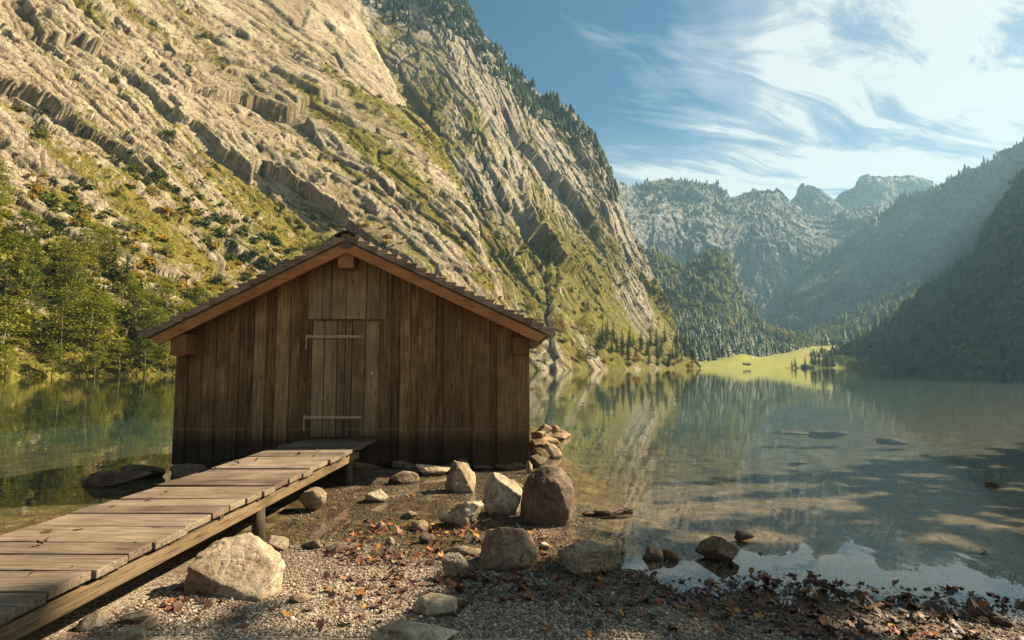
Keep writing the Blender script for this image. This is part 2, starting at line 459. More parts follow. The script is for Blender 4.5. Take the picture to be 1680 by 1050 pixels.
def rock_relief(amp, sc_u, sc_v, seed, sk=0.0, seps=.04, bigk=1.5, k2=.30, k3=.15, k0=1.25):
    """bedded broken rock: slabs of several sizes drawn out along the slope, with sharp steps and open joints"""
    def f(s):
        S, T = s.S + s.T * (sk(s) if callable(sk) else sk), s.T
        w1 = (fbm(S / (sc_u * 1.2), T / (sc_v * .8), None, seed, 4) - .5)
        w2 = (fbm(S / (sc_u * .35), T / (sc_v * .25), None, seed + 5, 3) - .5)
        x, y = S / sc_u + .45 * w1 + .05 * w2, T / sc_v + .3 * w1 + .05 * w2
        f1, e1 = facets(x, y, seed + 10, 1.1)
        f2, e2 = facets(x * 2.6 + f1 * 4, y * 2.7 + f1, seed + 20, 1.5)
        f3, e3 = facets(x * 7.3 + f2 * 3, y * 7.5 + f1, seed + 30, 1.5)
        f4, e4 = facets(x * 18 + f3, y * 22, seed + 40, 1.6)
        f0, e0 = facets(x / 2.6 + .3 * w1, y / 1.7 + .3 * w1, seed + 3, 2.6, .15)
        big = fbm(S / (sc_u * 3.0), T / (sc_v * 3), None, seed + 50, 3) - .5
        gr = fbm(x * 24, y * 26, None, seed + 65, 3) - .5
        d = amp * (bigk * big + k0 * (f0 - .5) + .58 * (f1 - .5) + k2 * (f2 - .5) + k3 * (f3 - .5) + .08 * (f4 - .5) + .07 * gr)
        cr = np.maximum(.9 * (1 - sstep(0, seps, e1)), .35 * (1 - sstep(0, seps, e2)))
        ln = np.zeros_like(x)
        for k, (ax_, ay_, fq, wd) in enumerate(((1.0, .10, 1.6, .035), (1.0, -.45, 1.1, .03), (.35, 1.0, 2.2, .03), (1.0, .5, 3.4, .05))):
            ph = (x * ax_ + y * ay_) * fq + .45 * (fbm(x * .7, y * .7, None, seed + 80 + k, 2) - .5) + .30 * (f2 - .5) + .10 * (f3 - .5)
            dd = np.abs(ph - np.round(ph)) / fq
            on = sstep(.50, .60, fbm(x * 1.1 + 9 * k, y * .8, None, seed + 90 + k, 3))
            ln = np.maximum(ln, (1 - sstep(wd * .25, wd * .8, dd)) * on)
        cr = cr * sstep(.40, .60, fbm(x * 1.6, y * 1.6, None, seed + 70, 3))
        cr = np.clip(np.maximum(cr, ln * (.55 + .9 * vn(x * 9, y * 9, None, seed + 7))), 0, 1)
        d = d - amp * .26 * cr
        s.attr['crack'] = cr
        s.attr['tone'] = np.clip(.45 * f2 + .3 * f3 + .25 * f1, 0, 1)
        s.attr['su'] = x; s.attr['sv'] = y
        s.big = big; s.f1 = f1
        return d
    return f

FR = [(.25, .17), (.5, .41), (.75, .71)]
BK = [(-30, 24, -.03), (-220, 170, -.4), (-420, 330, -1)]
# --- the near cliff on the left shore
top5 = P(478, -170, 470)
c5 = [np.array([2, 192, -16.]), np.array([0, 196, -1.]), P(806, 425, 232), P(716, 252, 290), P(640, 112, 355), top5,
      top5 + np.array([-30, 30, -8]), top5 + np.array([-190, 200, -100]), top5 + np.array([-400, 380, -420])]
c6 = [p + np.array([-14 - 5 * i, 30 + 9 * i, -8 - 5 * i]) for i, p in enumerate(c5)]
c7 = [p + np.array([-90 - 6 * i, 110 + 12 * i, -30 - 8 * i]) for i, p in enumerate(c5)]
colsA = [column((-125, -50, -1), (-300, -130, 150), FR, BK), column((-104, 5, -1), (-268, -20, 165), FR, BK), column((-79, 52, -1), (-252, 80, 190), FR, BK),
         column((-69, 82, -1), (-246, 155, 215), FR, BK), column((-58, 116, -1), (-236, 230, 240), FR, BK),
         column((-32, 160, -1), (-212, 305, 282), FR, BK), c5, c6, c7]

def reliefA(s):
    d = rock_relief(4.6, 15, 40, 3, sk=lambda s: .40 - .42 * sstep(.35, .85, s.S / s.S.max() + .25 * (s.T / s.T.max() - .4)), k2=.32, k3=.22)(s)
    # the lower slope is smoother scree and turf; less relief near the water and on the crest behind
    s.low = 1 - sstep(30, 70, s.B[..., 2] - 40 * (fbm(s.S / 40, s.T / 60, None, 91, 3) - .5))
    d = d * (1 - .62 * s.low) * sstep(6, 16, s.T)
    return d
A = Slope(colsA, 1150, 760, reliefA, 3, vsplit=6)
uA, vA = proj(A.X)
lowA = 1 - sstep(-60, 70, (vA < 0) * 0 + (180 + .52 * uA) - vA + 90 * (fbm(A.S / 45, A.T / 45, None, 7, 3) - .5) * 2) if False else None
zA = A.X[..., 2]
apron = 1 - sstep(34, 66, zA - 40 * (fbm(A.S / 40, A.T / 70, None, 12, 4) - .5))
SA = A.S + A.T * (.40 - .42 * sstep(.35, .85, A.S / A.S.max() + .25 * (A.T / A.T.max() - .4)))
streak = fbm(SA / 6, A.T / 70, None, 15, 4) * .6 + fbm(SA / 24, A.T / 80, None, 19, 3) * .4
flat = sstep(.52, .80, A.N[..., 2])
A.attr['veg'] = np.clip(.365 + .15 * apron + 2.2 * (streak - .48) + .9 * apron * (fbm(A.S / 5, A.T / 5, None, 23, 4) - .5) + .35 * (flat - .35), -.4, 1.1)
A.attr['veg'] = np.clip(A.attr['veg'] + .6 * (1 - sstep(2, 9, zA)), -.4, 1.1)
A.finish('near_cliff', M['cliff'], None, None)

# --- the headland behind it, whose crest falls to the lake
def bc(base, uvY): return column(base, P(*uvY), [(.2, .13), (.45, .36), (.72, .67)], [(-20, 30, -.02), (-150, 230, -.3), (-300, 480, -1)])
colsB = [bc((-28, 210, -1), (430, -200, 700)), bc((2, 200, -1), (590, -40, 660)), bc((24, 214, -1), (715, 2, 640)), bc((48, 246, -1), (800, 76, 630)),
         bc((72, 283, -1), (870, 153, 620)), bc((93, 318, -1), (955, 219, 600)), bc((108, 343, -1), (1000, 313, 570)), bc((119, 364, -1), (1060, 434, 520)),
         bc((124, 381, -1), (1100, 542, 450)), bc((128, 397, -1), (1128, 590, 412))]
last = [np.array(p) + np.array([-10 - 4 * i, 60 + 14 * i, -6 - 2 * i]) for i, p in enumerate(colsB[-1])]
colsB.append(last)
def reliefB(s):
    d = rock_relief(8.5, 28, 85, 140, sk=.10)(s)
    s.low = 1 - sstep(25, 85, s.B[..., 2])
    crest = 1 - sstep(0, 60, np.abs(s.T - 0)) * 0
    edge = np.minimum(1, .35 + .65 * sstep(4, 60, s.B[..., 2]))
    return d * (1 - .45 * s.low) * edge * sstep(6, 18, s.T)
Bm = Slope(colsB, 900, 620, reliefB, 140, vsplit=6)
zB = Bm.X[..., 2]
apr = 1 - sstep(25, 150, zB - 70 * (fbm(Bm.S / 60, Bm.T / 120, None, 112, 4) - .5))
stB = fbm(Bm.S / 14, Bm.T / 70, None, 115, 4) * .6 + fbm(Bm.S / 50, Bm.T / 90, None, 119, 3) * .4
Bm.attr['veg'] = np.clip(  .27 + .26 * apr + 1.9 * (stB - .48) + .35 * (sstep(.5, .8, Bm.N[..., 2]) - .3), -.4, 1.1)
Bm.finish('headland_mountain', M['cliffb'], None, None)

# --- far mountains: (u, crest v, crest Y, foot u, foot v, foot Y)
def far_slope(name, rows, mat, amp, su, sv, seed, nu, nv, vegf, frac=((.3, .22), (.55, .5), (.78, .76)), back=((0, 60, -.03), (0, 400, -.4), (0, 900, -1)), sk=0.0):
    cols = []
    for u, v, Y, fu, fv, fY in rows:
        b, t = P(fu, fv, fY), P(u, v, Y)
        cols.append(column(b, t, frac, back))
    def rel(s):
        d = rock_relief(amp, su, sv, seed, sk=sk, k0=.55)(s)
        return d * sstep(0, su, s.T)
    s = Slope(cols, nu, nv, rel, seed, vsplit=len(cols[0]) - 3)
    nz = fbm(s.S / su * .9, s.T / sv * .9, None, seed + 3, 4)
    s.attr['veg'] = np.clip(vegf(s, nz), -.4, 1.2)
    s.finish(name, mat, None, None)
    return s

D = far_slope('back_wall_mountain', [
    (900, 330, 1500, 930, 560, 1150), (985, 305, 1550, 1000, 560, 1150), (1003, 305, 1560, 1030, 560, 1160), (1045, 316, 1600, 1070, 560, 1180), (1085, 311, 1620, 1105, 560, 1200), (1160, 313, 1640, 1150, 560, 1220),
    (1192, 328, 1680, 1185, 560, 1240), (1225, 318, 1700, 1215, 560, 1260), (1250, 309, 1700, 1240, 560, 1270), (1280, 312, 1700, 1265, 560, 1280), (1305, 333, 1680, 1290, 560, 1290),
    (1345, 352, 1660, 1320, 560, 1290), (1400, 350, 1640, 1350, 560, 1280), (1450, 345, 1620, 1400, 560, 1270), (1520, 340, 1620, 1450, 560, 1250)],
    M['farrock'], 30, 95, 150, 300, 620, 330, lambda s, nz: .16 + 1.7 * (nz - .5) + .5 * (sstep(.5, .85, s.N[..., 2]) - .3), frac=((.22, .3), (.42, .62), (.68, .8)))
E1 = far_slope('rocky_summit_mountain', [
    (1255, 420, 1900, 1255, 470, 1750), (1302, 345, 1900, 1295, 470, 1750), (1318, 312, 1900, 1318, 470, 1750), (1332, 303, 1900, 1332, 470, 1750), (1350, 312, 1900, 1350, 470, 1750), (1372, 330, 1900, 1372, 470, 1750),
    (1400, 360, 1900, 1400, 470, 1750), (1440, 420, 1900, 1440, 470, 1750)],
    M['farrock'], 16, 50, 72, 340, 260, 160, lambda s, nz: -.05 + .9 * (nz - .5))
E2 = far_slope('broad_summit_mountain', [
    (1350, 400, 2000, 1350, 480, 1850), (1378, 324, 2000, 1375, 480, 1850), (1398, 310, 2000, 1398, 480, 1850), (1420, 292, 2000, 1420, 480, 1850), (1445, 294, 2000, 1445, 480, 1850), (1478, 293, 2030, 1480, 480, 1850),
    (1520, 298, 2030, 1520, 480, 1850), (1570, 330, 2030, 1570, 480, 1850), (1640, 400, 2030, 1640, 480, 1850)],
    M['farrock'], 14, 56, 76, 350, 300, 170, lambda s, nz: -.02 + .9 * (nz - .5))
Fm = far_slope('right_shore_mountain', [
    (1290, 500, 1350, 1270, 562, 1150), (1340, 440, 1380, 1330, 562, 1120), (1400, 396, 1380, 1390, 562, 1080), (1454, 350, 1370, 1440, 562, 1040), (1490, 320, 1350, 1480, 562, 1010), (1527, 301, 1320, 1520, 562, 980), (1600, 272, 1260, 1590, 562, 940),
    (1680, 236, 1200, 1660, 562, 900), (1760, 190, 1140, 1730, 562, 860), (1900, 100, 1060, 1850, 562, 820), (2100, -20, 980, 2000, 562, 760)],
    M['darkrock'], 30, 80, 130, 360, 700, 380, lambda s, nz: .28 + 1.6 * (nz - .5) + .7 * sstep(.62, .95, s.T / s.T[:, int(s.nv * .9)].max()) , frac=((.25, .28), (.45, .58), (.7, .78)), back=((30, 60, -.02), (200, 300, -.4), (500, 700, -1)))
Cm = far_slope('forested_spur', [
    (1000, 400, 900, 1040, 600, 560), (1050, 412, 900, 1090, 600, 540), (1080, 418, 890, 1120, 598, 530), (1110, 440, 880, 1150, 597, 530), (1138, 440, 880, 1180, 595, 540), (1170, 434, 900, 1205, 592, 560), (1192, 452, 930, 1230, 591, 590), (1222, 496, 950, 1262, 590, 620),
    (1245, 532, 880, 1280, 586, 620), (1290, 552, 880, 1320, 580, 640), (1340, 556, 880, 1360, 580, 640)],
    M['darkrock'], 14, 50, 80, 370, 420, 240, lambda s, nz: .95 + .9 * (nz - .5), frac=((.45, .17), (.68, .45), (.85, .74)))
Gm = far_slope('forested_valley_slope', [
    (1270, 560, 900, 1290, 592, 660), (1320, 548, 900, 1330, 590, 650), (1400, 520, 930, 1400, 598, 610), (1470, 488, 950, 1450, 600, 600), (1530, 458, 960, 1500, 601, 600), (1590, 425, 960, 1560, 601.5, 600), (1680, 370, 960, 1640, 601.5, 600), (1800, 300, 940, 1740, 601.5, 600)],
    M['darkrock'], 10, 50, 60, 380, 420, 220, lambda s, nz: .95 + .8 * (nz - .5), back=((40, 60, -.03), (200, 300, -.4), (400, 700, -1)), frac=((.3, .25), (.55, .5), (.78, .75)))
F2 = far_slope('dark_shore_slope', [
    (1325, 602.6, 575, 1330, 603, 560), (1385, 577, 600, 1375, 603.3, 552), (1440, 550, 640, 1430, 603.4, 548), (1500, 506, 690, 1490, 603.4, 540), (1560, 458, 720, 1550, 603.4, 530), (1602, 420, 730, 1600, 603.5, 520), (1630, 365, 730, 1650, 603.5, 510),
    (1690, 290, 720, 1720, 603.6, 500), (1780, 180, 690, 1800, 603.6, 480), (1950, 20, 620, 1950, 604, 440), (2250, -200, 520, 2200, 605, 380), (2700, -420, 400, 2600, 606, 300)],
    M['darkrock'], 16, 55, 80, 390, 640, 360, lambda s, nz: .75 + 1.1 * (nz - .5), back=((40, 40, -.02), (250, 200, -.4), (600, 500, -1)), frac=((.28, .22), (.52, .45), (.77, .72)))

# --- the meadow at the head of the lake
mc = []
for u, vt, Yt, ub, Yb in [(1085, 596, 560, 1100, 425), (1130, 594, 560, 1138, 420), (1160, 590, 560, 1170, 418), (1205, 580, 580, 1205, 418), (1240, 585, 580, 1240, 420), (1265, 584, 590, 1265, 424), (1300, 577, 610, 1295, 430), (1330, 570, 640, 1325, 440), (1380, 568, 650, 1365, 455), (1430, 590, 640, 1420, 500), (1500, 600, 640, 1480, 560)]:
    b = P(ub, 600, Yb); b[2] = -.4
    t = P(u, vt, Yt)
    mc.append([b + np.array([0, -30, -6]), b, b + (t - b) * .33 + np.array([0, 0, -.12 * t[2]]), b + (t - b) * .66 + np.array([0, 0, -.1 * t[2]]), t, t + np.array([0, 120, 2])])
Me = Slope(mc, 260, 120, lambda s: (fbm(s.S / 25, s.T / 25, None, 5, 3) - .5) * 1.4, 1)
for k in ('crack', 'tone', 'su', 'sv'): Me.attr[k] = np.zeros((260, 120)) + .5 * (k == 'tone')
Me.attr['veg'] = .85 + 0 * Me.S
Me.finish('meadow', M['meadow'], None, None)

# ------------------------------------------------------------------ ground, lake bed and water
SHX = np.array([-40, -12, -6, -4.2, -3.2, -2.2, -1, 0, .4, .85, 1.17, 2.4, 3.3, 5, 7, 10, 14, 22, 40], float)
SHY = np.array([2.0, 2.2, 2.8, 3.6, 4.9, 5.25, 5.15, 5.0, 4.65, 4.45, 4.15, 3.95, 3.65, 3.6, 4.2, 6.3, 9.5, 16, 30], float)

def gz(x, y, fine=True):
    x = np.asarray(x, float); y = np.asarray(y, float)
    d = y - np.interp(x, SHX, SHY) + (fbm(x * 1.3, y * 1.3, None, 401, 3) - .5) * .5
    land = np.clip(-.05 * d, 0, 1e9); land = np.minimum(np.where(land > .3, .3 + (land - .3) * .35, land), 1.6)
    pool = sstep(-5.2, -3.2, x) * (1 - sstep(.45, 1.5, x)) * (1 - sstep(15.5, 18, y))
    dp = np.clip(d, 0, None)
    deep = .022 * dp + .0022 * dp ** 2
    shal = np.minimum(.011 * dp + .012 * (1 - np.exp(-dp * 3)), .010) + .05 * (vn(x * 1.1, y * 1.1, None, 77) - .5) * sstep(.3, 1, dp)
    z = land - (pool * shal + (1 - pool) * np.minimum(deep, 7.0))
    if fine: z = z + (fbm(x * 3.1, y * 3.1, None, 55, 4) - .5) * .035 * np.where(d < 3, 1, .6) * (1 - sstep(40, 90, y)) * (1 - .5 * sstep(.8, 2, x))
    return z

def axis(lo, hi, a, b, step, n):
    mid = np.arange(a, b, step)
    l = a - np.geomspace(step, a - lo, n)[::-1]; r = b + np.geomspace(step, hi - b, n) - step
    return np.concatenate([l, mid, r])
gx = axis(-2300, 2800, -6.5, 6.5, .035, 46); gy = axis(-380, 3200, 1.2, 10.5, .035, 70)
GX, GY = np.meshgrid(gx, gy, indexing='ij')
GZ = gz(GX, GY)
gf = grid_faces(len(gx), len(gy))[:, ::-1]
gme = mesh_np('ground', np.stack([GX, GY, GZ], -1).reshape(-1, 3), gf[:, ::-1], None, smooth=True)

n = NT('gravel_and_lake_bed')
pos = n.n('NewGeometry').outputs['Position']
z = n.n('SeparateXYZ', {'Vector': pos}).outputs[2]
v1 = n.n('TexVoronoi', {'Vector': pos, 'Scale': 75.0}); v2 = n.n('TexVoronoi', {'Vector': pos, 'Scale': 30.0})
big = n.noise(pos, .9, 5, .6); mid_ = n.noise(pos, 5, 5, .65)
peb = n.ramp(n.n('SeparateColor', {'Color': v1.outputs['Color']}).outputs[0], [(.0, (.06, .042, .026)), (.35, (.19, .14, .092)), (.75, (.33, .265, .19)), (1.0, (.50, .43, .33))])
sand = n.ramp(n.math('ADD', n.math('MULTIPLY', mid_, .6), n.math('MULTIPLY', n.noise(pos, 60, 3), .4)), [(.32, (.032, .020, .010)), (.5, (.10, .064, .031)), (.68, (.20, .14, .075))])
moss = n.ramp(n.math('ADD', n.math('MULTIPLY', n.noise(pos, 2.2, 6, .7), .7), n.math('MULTIPLY', mid_, .3)), [(.38, (.010, .011, .008)), (.5, (.042, .038, .022)), (.64, (.115, .098, .062))])
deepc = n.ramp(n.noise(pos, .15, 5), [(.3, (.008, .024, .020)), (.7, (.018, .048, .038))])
under = n.ramp(z, [(.0, 1.0), (.02, 0.0)])
zneg = n.math('MULTIPLY', z, -1.0)
zj = n.math('ADD', zneg, n.math('MULTIPLY', n.math('SUBTRACT', big, .5), .12))
col = n.mix(under, peb, sand)
col = n.mix(n.ramp(zj, [(.09, 0.0), (.20, 1.0)]), col, moss)
cob = n.n('SeparateColor', {'Color': n.n('TexVoronoi', {'Vector': pos, 'Scale': 7.0}).outputs['Color']}).outputs[0]
cob2 = n.n('SeparateColor', {'Color': n.n('TexVoronoi', {'Vector': pos, 'Scale': 19.0}).outputs['Color']}).outputs[0]
col = n.mix(n.math('MULTIPLY', under, .5), col, n.mix(1.0, col, n.ramp(n.math('ADD', n.math('MULTIPLY', cob, .5), n.math('MULTIPLY', cob2, .5)), [(.2, .25), (.5, .9), (.85, 2.0)]), 'MULTIPLY'))
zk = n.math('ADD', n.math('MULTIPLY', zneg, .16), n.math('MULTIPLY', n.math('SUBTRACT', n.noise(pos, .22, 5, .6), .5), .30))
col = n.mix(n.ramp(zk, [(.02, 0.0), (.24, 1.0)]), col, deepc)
damp = n.ramp(n.math('ADD', z, n.math('MULTIPLY', n.math('SUBTRACT', mid_, .5), .06)), [(.015, 1.0), (.06, 0.0)])
col = n.mix(n.math('MULTIPLY', n.math('MULTIPLY', damp, n.math('SUBTRACT', 1.0, under)), .5), col, (.04, .028, .015))
h = n.math('ADD', n.math('MULTIPLY', n.math('SUBTRACT', 1.0, v1.outputs['Distance']), .7), n.math('MULTIPLY', n.math('SUBTRACT', 1.0, v2.outputs['Distance']), .6))
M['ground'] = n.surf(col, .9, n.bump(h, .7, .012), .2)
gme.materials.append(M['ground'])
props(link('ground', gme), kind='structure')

n = NT('lake_water')
c = n.coords()
w1 = n.noise(n.map(c, (1.0, .55, 1)), 1.1, 3, .5, .3); w2 = n.noise(n.map(c, (1.0, .7, 1)), 6.5, 2, .5); w3 = n.noise(c, .22, 3)
calm = n.ramp(n.noise(n.map(c, (.03, .09, 1)), 1, 3), [(.40, .35), (.62, 1.0)])
h = n.math('ADD', n.math('MULTIPLY', w1, .006), n.math('ADD', n.math('MULTIPLY', n.math('MULTIPLY', w2, calm), .0007), n.math('MULTIPLY', w3, .006)))
nb = n.bump(h, 1.0, 1.0)
# the sheet has air on both sides of the shader, so light leaving the water meets the same index as light entering it
bf = n.n('NewGeometry').outputs['Backfacing']
fr = n.n('Fresnel', {'IOR': n.math('ADD', n.math('MULTIPLY', bf, 1 / 1.40 - 1.40), 1.40), 'Normal': nb}).outputs[0]
gl = n.n('BsdfGlossy', {'Color': (1, 1, 1, 1), 'Roughness': 0.015, 'Normal': nb})
tr = n.n('BsdfTransparent', {'Color': (.93, .96, .92, 1)})
mx = n.n('MixShader', {0: fr, 1: tr.outputs[0], 2: gl.outputs[0]})
n.t.links.new(mx.outputs[0], n.out.inputs[0])
M['water'] = n.m
wx = np.array([-700., 1100.]); wy = np.array([-40., 760.])
wme = mesh_np('lake_water', [[wx[0], wy[0], 0], [wx[1], wy[0], 0], [wx[1], wy[1], 0], [wx[0], wy[1], 0]], np.array([[0, 1, 2, 3]]), M['water'])
props(link('lake_water', wme), kind='structure')

# ------------------------------------------------------------------ boathouse
Y0, YR, Y1 = 9.0, 8.62, 15.6
hut = empty('boathouse', (float(P(578, 760, Y0)[0]), Y0 + 3.2, 0), 'weathered dark plank boathouse with a low gable roof standing at the lake edge', 'boathouse')
def X(u, v=650, Y=Y0): return float(P(u, v, Y)[0])
def Z(v, u=578, Y=Y0): return float(P(u, v, Y)[2])
ax, az = P(568, 397, YR)[[0, 2]]; rx, rz = P(899, 552, YR)[[0, 2]]; lx, lz = P(243, 557, YR)[[0, 2]]
def roofz(x): return az + (rz - az) * (x - ax) / (rx - ax) if x > ax else az + (lz - az) * (x - ax) / (lx - ax)
def board(mb, x0, x1, z0, yf, th, ztop=None, tint=None):
    g = .005
    x0 += g; x1 -= g
    poly = [(x0, yf, z0), (x1, yf, z0)]
    if ztop is None:
        poly.append((x1, yf, roofz(x1) - .006))
        if x0 < ax < x1: poly.append((ax, yf, az - .006))
        poly.append((x0, yf, roofz(x0) - .006))
    else: poly += [(x1, yf, ztop), (x0, yf, ztop)]
    mb.prism(poly, (0, th, 0), tint)
zb = Z(761)
WL, WR = X(287), X(869.5)
seams = [287, 304, 332, 350, 373, 388, 415, 432, 451, 471, 490, 508, 622, 639, 656, 671, 686, 713, 729, 756, 776, 803, 817, 840, 869.5]
mb = MB()
dz1 = Z(525)
for i in range(len(seams) - 1):
    a, b = X(seams[i]), X(seams[i + 1])
    off = 0.0 if i % 2 == 0 else .030
    if seams[i] == 508:
        continue
    board(mb, a - (.012 if off == 0 else 0), b + (.012 if off == 0 else 0), zb + random.uniform(-.025, .02), Y0 + off, .024)
board(mb, WL + .01, WR - .01, zb + .05, Y0 + .05, .02, None, .3)       # inner lining behind the boards
y = Y0 + .075
while y < Y1:
    w = random.uniform(.17, .28)
    o_ = random.choice((0, .015))
    for xx, s in ((WR - .02, 1), (WL + .02, -1)):
        mb.box(min(xx - .024 * s + o_ * s, xx + o_ * s), max(xx - .024 * s + o_ * s, xx + o_ * s), y, y + w - .005, zb, roofz(xx) - .02)
    y += w
x = WL + .03
while x < WR - .1:
    w = random.uniform(.2, .3)
    board(mb, x, min(x + w, WR - .03), zb, Y1, .024); x += w
mb.build('wall', M['wall'], hut, bevel=.004)
# panel over the door
mb = MB()
ls = [507, 530, 544, 568, 602, 624, 635.5]
for i in range(len(ls) - 1): board(mb, X(ls[i], 500), X(ls[i + 1], 500), Z(523.5), Y0 - .022 - .006 * (i % 2), .020)
mb.build('lintel_panel', M['door'], hut, bevel=.003)
# door
mb = MB()
ds = [509, 529.5, 551, 564, 575.5, 596.5, 621]
zd0 = Z(718)
for i in range(len(ds) - 1): board(mb, X(ds[i]) + .003, X(ds[i + 1]) - .003, zd0 + .01, Y0 + .008 + .005 * (i % 2) + (.012 if i == 5 else 0), .03, Z(526.5) - .004)
mb.box(X(506), X(623), Y0 + .034, Y0 + .045, zd0 - .35, Z(522), .2)  # unseen backing board added behind the door boards to block light
door = mb.build('door', M['door'], hut, bevel=.004)
mb = MB()
for i, (a, b) in enumerate(((508, 540), (540, 585), (585, 622))): board(mb, X(a), X(b), zb, Y0 + .002 + .006 * (i % 2), .024, zd0 - .05)
mb.build('threshold_board', M['wall'], hut, bevel=.004)
for (ua, ub, vc) in ((505, 594.5, 552.3), (501, 594, 684.5)):
    mb = MB()
    a, b, zc = X(ua, vc), X(ub, vc), Z(vc)
    mb.box(a, b, Y0 - .024, Y0 - .0155, zc - .022, zc + .022, .5)
    mb.tube([(a - .012, Y0 - .02, zc - .03), (a - .012, Y0 - .02, zc + .035)], [.016, .016], 8)
    mb.tube([(a - .014, Y0 - .024, zc - .03), (a - .012, Y0 - .024, zc - .14), (a - .016, Y0 - .022, zc - .20)], [.010, .012, .017], 8)
    hg = mb.build('strap_hinge', M['iron'], door, bevel=.003)
    for k in range(5):
        xx = a + (b - a) * (.08 + .225 * k)
        mb = MB(); mb.tube([(xx, Y0 - .029, zc), (xx, Y0 - .023, zc)], [.007, .010], 8)
        mb.build('nail', M['wet_wood'], hg)
mb = MB()
kx, kz = X(611, 613), Z(613)
mb.tube([(kx, Y0 - .03, kz), (kx, Y0 - .012, kz), (kx, Y0 - .006, kz), (kx, Y0 + .012, kz)], [.022, .028, .030, .030], 14)
mb.build('knob', M['brass'], door, bevel=.002, smooth=True)

# roof: boards under the eaves, shingle courses, cap
mb = MB()
def slope_dir(s): return (np.array([rx - ax, rz - az]) if s > 0 else np.array([lx - ax, lz - az]))
for s in (1, -1):
    d = slope_dir(s); L = np.linalg.norm(d); d = d / L
    nrm = np.array([-d[1], d[0]]) * (1 if s > 0 else -1)
    yy = YR + .03
    k = 0
    while yy < Y1 + .3:
        w = random.uniform(.16, .2)
        a = np.array([ax, az]); b = a + d * (L - .04)
        pts = []
        for q, yv in ((a, yy), (b, yy), (b, yy + w - .012), (a, yy + w - .012)): pts.append((q[0], yv, q[1] + .002))
        for q, yv in ((a, yy), (b, yy), (b, yy + w - .012), (a, yy + w - .012)): pts.append((q[0] + nrm[0] * .022, yv, q[1] + nrm[1] * .022 + .002))
        mb.hexa(pts); yy += w
roof = mb.build('roof', M['shingle'], hut)
mb = MB()
NC = 21
for s in (1, -1):
    d = slope_dir(s); L = np.linalg.norm(d); d = d / L
    nrm = np.array([-d[1], d[0]]) * (1 if s > 0 else -1)
    st = (L + .02) / NC
    for i in range(NC):
        yy = YR - .035
        while yy < Y1 + .33:
            w = random.uniform(.13, .3) if yy > YR else random.uniform(.28, .36)
            jo = random.uniform(-.012, .012); th = .132 + random.uniform(-.012, .010)
            a = np.array([ax, az]) + d * (i * st + jo); b = np.array([ax, az]) + d * ((i + 1) * st + .012 + jo)
            lo, hi0, hi1 = nrm * .026, nrm * (.026 + th * .52), nrm * (.026 + th)
            e = random.uniform(0, .012)
            p = [a + lo, b + lo, b + hi1, a + hi0]
            y0_, y1_ = yy + e, yy + w - .006
            pts = [(p[0][0], y0_, p[0][1]), (p[1][0], y0_, p[1][1]), (p[1][0], y1_, p[1][1]), (p[0][0], y1_, p[0][1]),
                   (p[3][0], y0_, p[3][1]), (p[2][0], y0_, p[2][1]), (p[2][0], y1_, p[2][1]), (p[3][0], y1_, p[3][1])]
            mb.hexa(pts); yy += w
mb.build('shingles', M['shingle'], roof, bevel=.004)
mb = MB()
for s in (1, -1):                # little ridge cap boards
    d = slope_dir(s); d = d / np.linalg.norm(d); nrm = np.array([-d[1], d[0]]) * (1 if s > 0 else -1)
    a = np.array([ax, az + .155]); b = a + d * .18
    q = [a, b, b + nrm * .03, a + nrm * .03]
    mb.hexa([(q[0][0], YR - .07, q[0][1]), (q[1][0], YR - .07, q[1][1]), (q[1][0], Y1 + .35, q[1][1]), (q[0][0], Y1 + .35, q[0][1]),
             (q[3][0], YR - .07, q[3][1]), (q[2][0], YR - .07, q[2][1]), (q[2][0], Y1 + .35, q[2][1]), (q[3][0], Y1 + .35, q[3][1])])
mb.build('ridge_cap', M['wet_wood'], roof, bevel=.004)
for s in (1, -1):
    mb = MB()
    d = slope_dir(s); L = np.linalg.norm(d); d = d / L
    a = np.array([ax, az]); b = a + d * (L - .03); wv = .145
    dn = np.array([-d[1], d[0]]) * (-1 if s > 0 else 1)
    b2 = b + dn * wv - d * .075
    tip = [(a[0], YR, a[1]), (b[0], YR, b[1]), (b2[0], YR, b2[1]), (a[0], YR, a[1] - wv / abs(d[0]))]
    mb.prism(tip, (0, .045, 0), .5 + .1 * s)
    mb.build('bargeboard', M['barge'], roof, bevel=.004)
mb = MB()
bx0, bx1 = X(560, 395, YR - .03), X(576.5, 395, YR - .03)
zt, zl = Z(383, 568, YR - .03), Z(406.5, 568, YR - .03)
mb.prism([(bx0, YR - .03, zt), (bx0, YR - .03, zl + .02), (bx0 + .03, YR - .03, zl), (bx1 - .03, YR - .03, zl), (bx1, YR - .03, zl + .02), (bx1, YR - .03, zt)], (0, .03, 0))
mb.build('ridge_block', M['driftwood'], roof, bevel=.004)
def beam_end(u0, u1, v0, v1, yb):
    mb = MB()
    x0, x1, z1, z0 = X(u0, (v0 + v1) / 2, yb), X(u1, (v0 + v1) / 2, yb), Z(v0, u0, yb), Z(v1, u0, yb)
    c_ = .025
    mb.prism([(x0, yb, z1), (x0, yb, z0 + c_), (x0 + c_, yb, z0), (x1 - c_, yb, z0), (x1, yb, z0 + c_), (x1, yb, z1)], (0, Y0 + .6 - yb, 0))
    return mb
beam_end(554, 580, 412, 439.5, YR + .05).build('ridge_beam', M['beam'], hut, bevel=.006)
beam_end(279.5, 305, 548, 583.5, YR + .05).build('eaves_beam', M['beam'], hut, bevel=.006)
beam_end(841, 866.5, 553, 581, YR + .30).build('eaves_beam', M['beam'], hut, bevel=.006)
mb = MB()                        # sill beams under the walls
